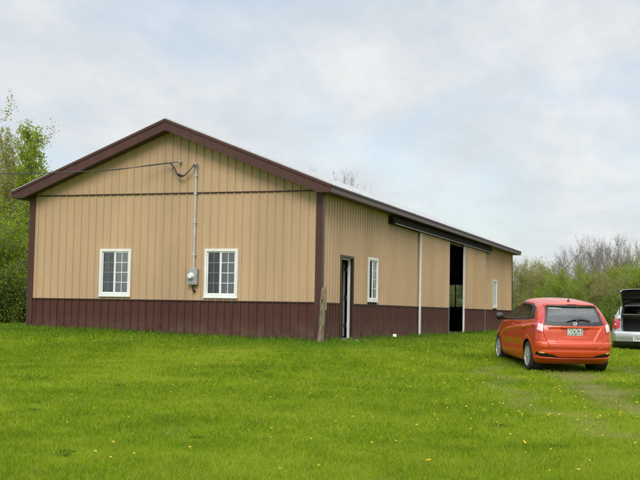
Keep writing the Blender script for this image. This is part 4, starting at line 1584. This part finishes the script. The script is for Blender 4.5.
    for s in (1, -1):
        vs = []
        for y, z in rim:
            x = rxx(y, z)
            vs += [(x + .006, s * y, z), (x + .07, s * (y - .012), z), (x + .075, s * (y - .05), z - (.03 if z > 1.3 else 0))]
        fs = []
        for i in range(len(rim) - 1):
            a = i * 3; c = a + 3
            fs += [(a, a + 1, c + 1, c), (a + 1, a + 2, c + 2, c + 1)]
        b.add(vs, fs)
    b.build('tailgate_seal', M['trimblack'], root, fix=False)
    b = MB(); b.box((-1.98, -.56, .60), (-1.25, .56, .64)); b.box((-1.28, -.60, .62), (-1.22, .60, 1.06)); b.box((-1.90, .565, .62), (-1.25, .60, 1.05)); b.box((-1.90, -.60, .62), (-1.25, -.565, 1.05))
    b.build('cargo_bay', M['darkfab'], root)
    b = MB(); b.prism([(-1.24, 1.03), (-1.74, 1.17), (-1.74, 1.195), (-1.24, 1.055)], 'y', -.57, .57)
    b.build('parcel_shelf', M['greyfab'], root)
    for s in (1, -1):
        b = MB(); b.tube([(-1.74, s * .50, 1.19), (-1.78, s * .495, 1.16), (-1.84, s * .49, 1.17), (-1.88, s * .50, 1.25), (-1.86, s * .52, 1.38), lp(s * .45, 1.2, .06)[:1] + (s * .50, 1.47)], .006, 6)
        b.build('shelf_cord', M['black'], root, True)
    # plate and round emblem
    zp = .50
    xq = rxx(0, zp)
    b = MB(); b.box((xq - .014, -.155, zp - .08), (xq + .01, .155, zp + .08), 0, .004); b.build('number_plate', M['plate'], made['rear_bumper'])
    b = MB()
    for y0, y1, z0, z1 in ((-.175, .175, -.10, -.081), (-.175, .175, .081, .10), (-.175, -.156, -.0805, .0805), (.156, .175, -.0805, .0805)):
        b.box((xq - .02, y0, zp + z0), (xq + .01, y1, zp + z1))
    b.build('plate_frame', M['white'], made['rear_bumper'])
    for s in (1, -1):
        y0 = side_y(G, segs, .72, 1.0)
        b = MB(); b.tube([(.72, s * (y0 - .02), 1.03), (.71, s * (y0 + .05), 1.05), (.70, s * (y0 + .10), 1.08), (.70, s * (y0 + .17), 1.085), (.70, s * (y0 + .215), 1.08)], [.03, .035, .085, .088, .055], 12)
        b.build('wing_mirror', M['silver'], root, True)
        for hx_ in (.02, -.98):
            yy = side_y(G, segs, hx_, .90)
            b = MB(); b.box((hx_ - .10, s * (yy - .01), .90), (hx_ + .10, s * (yy + .032), .93), 0, .01)
            b.build('door_handle', M['silver'], made[('door|front' if hx_ > -.2 else 'door|rear') + str(s)], True)
    car_common(root)
    for x in (-1.28, 1.25):
        for s in (1, -1):
            wheel(root, x, s * .75, .312, s, 7)
    return root


# ------------------------------------------------------------------ trees
def grow(seed, height, spread=.5, trunks=1, levels=4, kids=(9, 6, 5, 4), up=.25, first=.25, crooked=.12, rad=None, lean=.1, lens=(.48, .5, .5, .55)):
    """returns list of branches (points, radii, level)"""
    r = random.Random(seed)
    out = []
    rad = rad or height * .013

    def branch(p, d, L, ra, lev):
        n = {0: 12, 1: 8, 2: 6, 3: 4}.get(lev, 3)
        pts = [p.copy()]; rr = [ra]
        dd = d.copy()
        for i in range(n):
            t = (i + 1) / n
            dd = dd + Vector((r.gauss(0, crooked), r.gauss(0, crooked), r.gauss(0, crooked) + up * (.5 if lev == 0 else 1) / n * 2))
            dd.normalize()
            p = p + dd * (L / n)
            pts.append(p.copy()); rr.append(max(ra * (1 - .85 * t), .004))
        out.append((pts, rr, lev))
        if lev >= levels - 1:
            return
        k = kids[lev]
        for j in range(k):
            f = (first if lev == 0 else .18) + (1 - (first if lev == 0 else .18)) * (j + r.random()) / k
            f = min(f, .98)
            x = f * n; i = int(x); q = pts[i].lerp(pts[min(i + 1, n)], x - i)
            base = (pts[min(i + 1, n)] - pts[i]).normalized() if i < n else dd
            az = r.uniform(0, 2 * PI) if lev else (j * 2.4 + r.uniform(-.5, .5))
            side = base.orthogonal().normalized()
            side.rotate(Matrix.Rotation(az, 3, base))
            tilt = spread * r.uniform(.75, 1.3)
            nd = (base * math.cos(tilt) + side * math.sin(tilt)).normalized()
            ll = L * lens[lev] * r.uniform(.7, 1.2) * (1 - .55 * f * (lev == 0) + .1)
            rl = max(ra * (1 - .85 * f) * .6, .005)
            branch(q, nd, ll, rl, lev + 1)
    for k in range(trunks):
        a = r.uniform(0, 2 * PI)
        off = Vector((math.cos(a), math.sin(a), 0)) * (0 if trunks == 1 else r.uniform(.05, .35) * (height * .12))
        d = Vector((r.gauss(0, lean), r.gauss(0, lean), 1)).normalized()
        branch(off, d, height * r.uniform(.8, 1.0), rad * r.uniform(.7, 1), 0)
    zs = sorted(p.z for pts, rr, lev in out for p in pts)
    f = height / zs[int(len(zs) * .9996)]
    return [([p * f for p in pts], [max(q * f, .003) for q in rr], lev) for pts, rr, lev in out]


def plant_meshes(name, seed, height, leafmat, barkmat, twigmat, nleaf=5000, leaf=.07, clump=.22, leaf_levels=(2, 3), blob=0.0, twig_lev=2, minr=.009, lowfill=0, **kw):
    br = grow(seed, height, **kw)
    r = np.random.default_rng(seed)
    tb = MB(); cb = MB()
    sites = []
    for pts, rr, lev in br:
        if lev <= 1:
            tb.tube(pts, [max(q, minr) for q in rr], 6 if lev == 0 else 4, 0, False)
        else:
            cb.tube(pts, [max(q * .8, minr * (.8 if lev == 2 else .62)) for q in rr], 3, 0, False)
        if lev in leaf_levels:
            for a, c in zip(pts[:-1], pts[1:]):
                sites.append((a, c, lev))
    root = empty(name)
    tb.build('trunk', barkmat, root, True, fix=False)
    # leaves
    S = np.array([[*a, *c] for a, c, l in sites])
    if nleaf and len(S):
        # uneven weights per site -> clumps and gaps
        wts = r.gamma(.8, 1.0, len(S)); wts /= wts.sum()
        idx = r.choice(len(S), nleaf, p=wts)
        t = r.random((nleaf, 1))
        P = S[idx, :3] * (1 - t) + S[idx, 3:] * t + r.normal(0, clump * .5, (nleaf, 3))
        P[:, 2] = np.maximum(P[:, 2], .05)
        if lowfill:
            Q = np.stack([r.normal(0, .45 * lowfill, nleaf // 4), r.normal(0, .45 * lowfill, nleaf // 4), np.abs(r.normal(0, lowfill * .6, nleaf // 4))], -1)
            P[:nleaf // 4] = Q
        n = nleaf
        d1 = r.normal(size=(n, 3)); d1 /= np.linalg.norm(d1, axis=1, keepdims=True)
        d2 = np.cross(d1, r.normal(size=(n, 3))); d2 /= np.linalg.norm(d2, axis=1, keepdims=True)
        sz = leaf * r.uniform(.5, 1.25, (n, 1))
        V = np.stack([P - d1 * sz, P + d2 * sz * .5, P + d1 * sz, P - d2 * sz * .5], 1).reshape(-1, 3)
        Qd = np.arange(n * 4).reshape(n, 4)
        cv = np.array(cb.v, float).reshape(-1, 3)
        cf = np.array(cb.f, int).reshape(-1, 4)
        VV = np.concatenate([V, cv]); QQ = np.concatenate([Qd, cf + len(V)])
        mi = np.concatenate([np.zeros(n, int), np.ones(len(cf), int)])
        np_mesh('crown', VV, QQ, [leafmat, twigmat], root, mi=mi)
    else:
        cb.build('crown', twigmat, root, fix=False)
    return root


def build_trees():
    proto = {}
    used = set()
    H = {'bare': 7.0, 'bare2': 7.0, 'olive': 5.0, 'fresh': 5.0, 'mid': 4.0, 'poplar': 8.0, 'tallbud': 8.5, 'brush': 2.4}
    P = {
        'bare': lambda: plant_meshes('bare_tree', 21, H['bare'], M['leaf_bud'], M['bark'], M['twig'], 1500, .035, .10, (3,), spread=.58, kids=(14, 9, 7, 5), levels=4, first=.18, crooked=.09, minr=.0075, up=.34),
        'bare2': lambda: plant_meshes('bare_tree', 33, H['bare2'], M['leaf_olive'], M['bark'], M['twig'], 3600, .040, .12, (3,), spread=.55, trunks=3, kids=(9, 7, 6, 4), levels=4, first=.2, crooked=.11, minr=.011, up=.35),
        'olive': lambda: plant_meshes('budding_tree', 5, H['olive'], M['leaf_olive'], M['bark'], M['twig'], 15000, .045, .24, (2, 3), spread=.6, trunks=4, kids=(8, 6, 5, 4), levels=4, first=.12, crooked=.12, minr=.010, up=.3, lowfill=1.2),
        'fresh': lambda: plant_meshes('leafy_tree', 8, H['fresh'], M['leaf_fresh'], M['bark'], M['twig'], 17000, .052, .28, (2, 3), spread=.62, trunks=3, kids=(9, 6, 5, 4), levels=4, first=.1, crooked=.12, minr=.009, up=.3, lowfill=1.3),
        'mid': lambda: plant_meshes('leafy_tree', 13, H['mid'], M['leaf_mid'], M['bark_dark'], M['twig'], 15000, .052, .28, (2, 3), spread=.66, trunks=4, kids=(8, 6, 5, 3), levels=4, first=.08, crooked=.13, minr=.009, up=.28, lowfill=1.3),
        'poplar': lambda: plant_meshes('young_tree', 17, H['poplar'], M['leaf_fresh'], M['bark'], M['twig'], 9500, .062, .18, (1, 2, 3), spread=.62, kids=(26, 5, 4, 2), levels=4, first=.08, crooked=.05, minr=.006, up=.35, lens=(.20, .5, .5, .5), lean=.02),
        'tallbud': lambda: plant_meshes('budding_tree', 29, H['tallbud'], M['leaf_olive'], M['bark'], M['twig'], 13000, .05, .17, (2, 3), spread=.55, trunks=2, kids=(11, 6, 4, 3), levels=4, first=.15, crooked=.08, minr=.006, up=.35),
        'brush': lambda: plant_meshes('brush', 41, H['brush'], M['leaf_mid'], M['bark_dark'], M['bark_dark'], 3500, .05, .25, (1, 2), spread=.8, trunks=7, kids=(7, 5, 3), levels=3, first=.05, crooked=.16, minr=.009, up=.2),
    }
    rr = random.Random(77)

    def put(kind, px, depth, topy, label, cat, group):
        hor = 318 if px > 320 else 309
        p = at_depth(px, hor, depth)
        x, y = float(p[0]), float(p[1])
        g = float(ground_z(x, y))
        tall = CAM[2] - g + (hor - topy) * depth / FPX
        scale = tall / H[kind]
        if kind not in proto:
            proto[kind] = P[kind]()
        if kind not in used:
            o = proto[kind]; used.add(kind)
        else:
            o = copy_tree(proto[kind])
        o.location = (x, y, g - .05)
        o.rotation_euler = (0, 0, rr.uniform(0, 6.28))
        sx = scale * rr.uniform(.92, 1.12)
        o.scale = (sx, sx, scale)
        tag(o, label, cat, group)
        return o
    # --- left of the barn
    gl = 'trees crowding the left side of the barn'
    put('poplar', 30, 41, 124, 'slender young tree with fresh yellow-green leaves standing above the left eave of the barn', 'tree', None)
    put('tallbud', -7, 43, 120, 'tall budding tree with grey branches at the left edge, left of the slender yellow-green tree', 'tree', None)
    put('tallbud', -34, 46, 98, 'tall budding grey tree in the row off the left end of the barn', 'tree', gl)
    for px, dp, ty in ((10, 40, 196), (30, 44, 176), (-12, 38, 190), (50, 46, 184), (19, 48, 158), (40, 50, 170), (6, 46, 150), (14, 43, 172)):
        put('fresh', px, dp, ty, 'bushy bright green tree beneath the tall trees beside the left wall of the barn', 'tree', gl)
    for px, dp, ty in ((2, 42, 225), (24, 46, 215), (-24, 43, 220), (10, 50, 205), (34, 53, 210), (-60, 45, 220)):
        put('mid', px, dp, ty, 'darker green bush filling in low behind the bright trees left of the barn', 'bush', gl)
    for px, dp, ty in ((6, 37.5, 262), (17, 37, 270), (26, 38, 266), (-8, 37, 262), (-26, 38, 260)):
        put('brush', px, dp, ty, 'low dark brush of twigs and sparse leaves along the grass left of the barn', 'brush', gl)
    # --- behind the barn: only the twig tips of one tree show above the roof
    for px, dp, ty in ((314, 66, 165), (328, 74, 172)):
        put('bare', px, dp, ty, 'bare treetop behind the barn, only its twig tips showing above the roof', 'tree', 'bare treetops over the barn roof')
    # --- hedgerow on the right
    gr = 'hedgerow beyond the cars on the right'
    for px, dp, ty in ((573, 74, 234), (560, 80, 246), (604, 78, 240), (628, 76, 232), (590, 84, 244), (650, 70, 226), (676, 68, 228), (614, 78, 236), (702, 72, 224), (640, 76, 236)):
        put('bare', px, dp, ty, 'leafless grey-brown tree rising above the green hedgerow on the right', 'tree', gr)
    for px, dp, ty in ((548, 78, 262), (598, 72, 258), (618, 72, 252), (634, 74, 240), (660, 70, 240)):
        put('bare2', px, dp, ty, 'many-stemmed budding grey tree among the hedgerow on the right', 'tree', gr)
    for px, dp, ty in ((520, 72, 268), (531, 68, 272), (541, 73, 266), (551, 69, 268), (514, 80, 260), (526, 84, 258), (604, 62, 272), (622, 60, 274), (612, 70, 262), (500, 86, 258), (440, 84, 268), (455, 80, 266), (470, 86, 264), (484, 82, 266), (632, 62, 272), (560, 66, 272), (596, 60, 280)):
        put('olive', px, dp, ty, 'olive-yellow budding bush tree in the hedgerow right of the barn', 'tree', gr)
    for px, dp, ty in ((566, 64, 266), (577, 66, 262), (588, 62, 272), (644, 58, 244), (536, 64, 284), (650, 62, 250), (606, 63, 270), (622, 65, 266), (546, 66, 278)):
        put('fresh', px, dp, ty, 'bright yellow-green leafy tree in the hedgerow behind the orange-red car', 'tree', gr)
    for px, dp, ty in ((592, 60, 288), (606, 59, 290), (618, 58, 288), (629, 59, 284), (571, 59, 292), (556, 62, 290), (545, 66, 288), (660, 58, 272), (680, 60, 268), (700, 58, 270), (528, 70, 290)):
        put('mid', px, dp, ty, 'darker green low bush along the foot of the hedgerow on the right', 'bush', gr)
    for px, dp, ty in ((524, 63, 305), (540, 60, 306), (600, 57, 306), (622, 56, 305), (640, 55, 304), (580, 57, 306), (516, 72, 304)):
        put('brush', px, dp, ty, 'low twiggy brush at the grass edge under the right hedgerow', 'brush', gr)


# ------------------------------------------------------------------ light
SUN_EL, SUN_AZ = R(40), math.atan2(-1.0, -.32)      # azimuth measured from +Y towards +X


def build_light():
    w = bpy.data.worlds.new('World')
    scene.world = w
    w.use_nodes = True
    nt = w.node_tree
    for n in list(nt.nodes):
        nt.nodes.remove(n)
    out = nt.nodes.new('ShaderNodeOutputWorld')
    bg = nt.nodes.new('ShaderNodeBackground'); bg.inputs['Strength'].default_value = .10
    sky = nt.nodes.new('ShaderNodeTexSky')
    sky.sky_type = 'NISHITA'; sky.sun_disc = False
    sky.sun_elevation = SUN_EL; sky.sun_rotation = SUN_AZ
    sky.air_density = 1.0; sky.dust_density = 1.5; sky.ozone_density = 1.0
    # cloud deck: noise on the direction projected to a flat layer
    tc = N(nt, 'TexCoord')
    sep = N(nt, 'SeparateXYZ'); nt.links.new(tc.outputs['Generated'], sep.inputs[0])
    zz = N(nt, 'Math', operation='MAXIMUM'); zz.inputs[1].default_value = 0.0
    nt.links.new(sep.outputs['Z'], zz.inputs[0])
    za = N(nt, 'Math', operation='ADD'); za.inputs[1].default_value = .34
    nt.links.new(zz.outputs[0], za.inputs[0])
    dx = N(nt, 'Math', operation='DIVIDE'); dy = N(nt, 'Math', operation='DIVIDE')
    nt.links.new(sep.outputs['X'], dx.inputs[0]); nt.links.new(za.outputs[0], dx.inputs[1])
    nt.links.new(sep.outputs['Y'], dy.inputs[0]); nt.links.new(za.outputs[0], dy.inputs[1])
    cmb = N(nt, 'CombineXYZ'); nt.links.new(dx.outputs[0], cmb.inputs[0]); nt.links.new(dy.outputs[0], cmb.inputs[1])
    mp = N(nt, 'Mapping'); mp.inputs['Location'].default_value = CLOUD_LOC
    mp.inputs['Scale'].default_value = (2.0, 2.3, 1)
    nt.links.new(cmb.outputs[0], mp.inputs[0])
    n1 = N(nt, 'TexNoise', Scale=.95, Detail=9, Roughness=.58, Distortion=.35)
    nt.links.new(mp.outputs[0], n1.inputs['Vector'])
    n2 = N(nt, 'TexNoise', Scale=2.3, Detail=8, Roughness=.60)
    nt.links.new(mp.outputs[0], n2.inputs['Vector'])
    cov = ramp(nt, n1.outputs['Fac'], [(.38, (.50,) * 3), (.47, (.74,) * 3), (.56, (.97,) * 3)])
    # cloud brightness varies, brighter overhead (overcast luminance)
    shade = ramp(nt, n2.outputs['Fac'], [(.32, (.84, .91, .96)), (.50, (.94, .985, 1.02)), (.66, (1.08, 1.09, 1.09))])
    zen = N(nt, 'MapRange'); zen.inputs['From Min'].default_value = .32; zen.inputs['From Max'].default_value = .95
    zen.inputs['To Min'].default_value = CLOUD_V; zen.inputs['To Max'].default_value = CLOUD_V * ZEN
    nt.links.new(sep.outputs['Z'], zen.inputs['Value'])
    cl = N(nt, 'VectorMath', operation='SCALE')
    nt.links.new(shade, cl.inputs[0]); nt.links.new(zen.outputs[0], cl.inputs['Scale'])
    skm = N(nt, 'VectorMath', operation='MULTIPLY')
    skm.inputs[1].default_value = SKY_MUL
    nt.links.new(sky.outputs[0], skm.inputs[0])
    mx = N(nt, 'MixRGB')
    nt.links.new(cov, mx.inputs[0]); nt.links.new(skm.outputs[0], mx.inputs[1]); nt.links.new(cl.outputs[0], mx.inputs[2])
    nt.links.new(mx.outputs[0], bg.inputs['Color'])
    nt.links.new(bg.outputs[0], out.inputs['Surface'])
    sd = bpy.data.lights.new('sun', 'SUN')
    sd.energy = SUN_E; sd.angle = R(28); sd.color = (1.0, .965, .91)
    so = bpy.data.objects.new('sun', sd)
    COL.objects.link(so)
    d = Vector((math.sin(SUN_AZ) * math.cos(SUN_EL), math.cos(SUN_AZ) * math.cos(SUN_EL), math.sin(SUN_EL)))
    so.rotation_euler = d.to_track_quat('Z', 'Y').to_euler()
    so.location = (0, 0, 40)


CLOUD_LOC = (0.3, .2, 0)
CLOUD_V = 5.65
ZEN = 3.0
SKY_MUL = (1.16, 1.11, 1.06)
SUN_E = 1.35


def main():
    build_materials()
    make_camera()
    build_light()
    build_ground()
    build_grass()
    build_barn()
    build_cable()
    build_small()
    red = build_red_car()
    red.location = (-1.24, -5.87, -.405)
    red.rotation_euler = (0, R(-2.0), .42)
    sv = build_silver_car()
    sv.location = SILVER_LOC
    sv.rotation_euler = (0, R(-.4), SILVER_H)
    build_trees()
    build_dandelions()
    build_weeds()
    vs = scene.view_settings
    scene.display_settings.display_device = 'sRGB'
    vs.view_transform = 'Standard'; vs.look = 'None'; vs.exposure = 0.5; vs.gamma = 1.0
    vs.use_curve_mapping = False
    scene.render.engine = 'CYCLES'
    scene.cycles.max_bounces = 6
    scene.cycles.transparent_max_bounces = 12


SILVER_H = -.04
SILVER_LOC = (9.67, -7.40, -.39)
main()
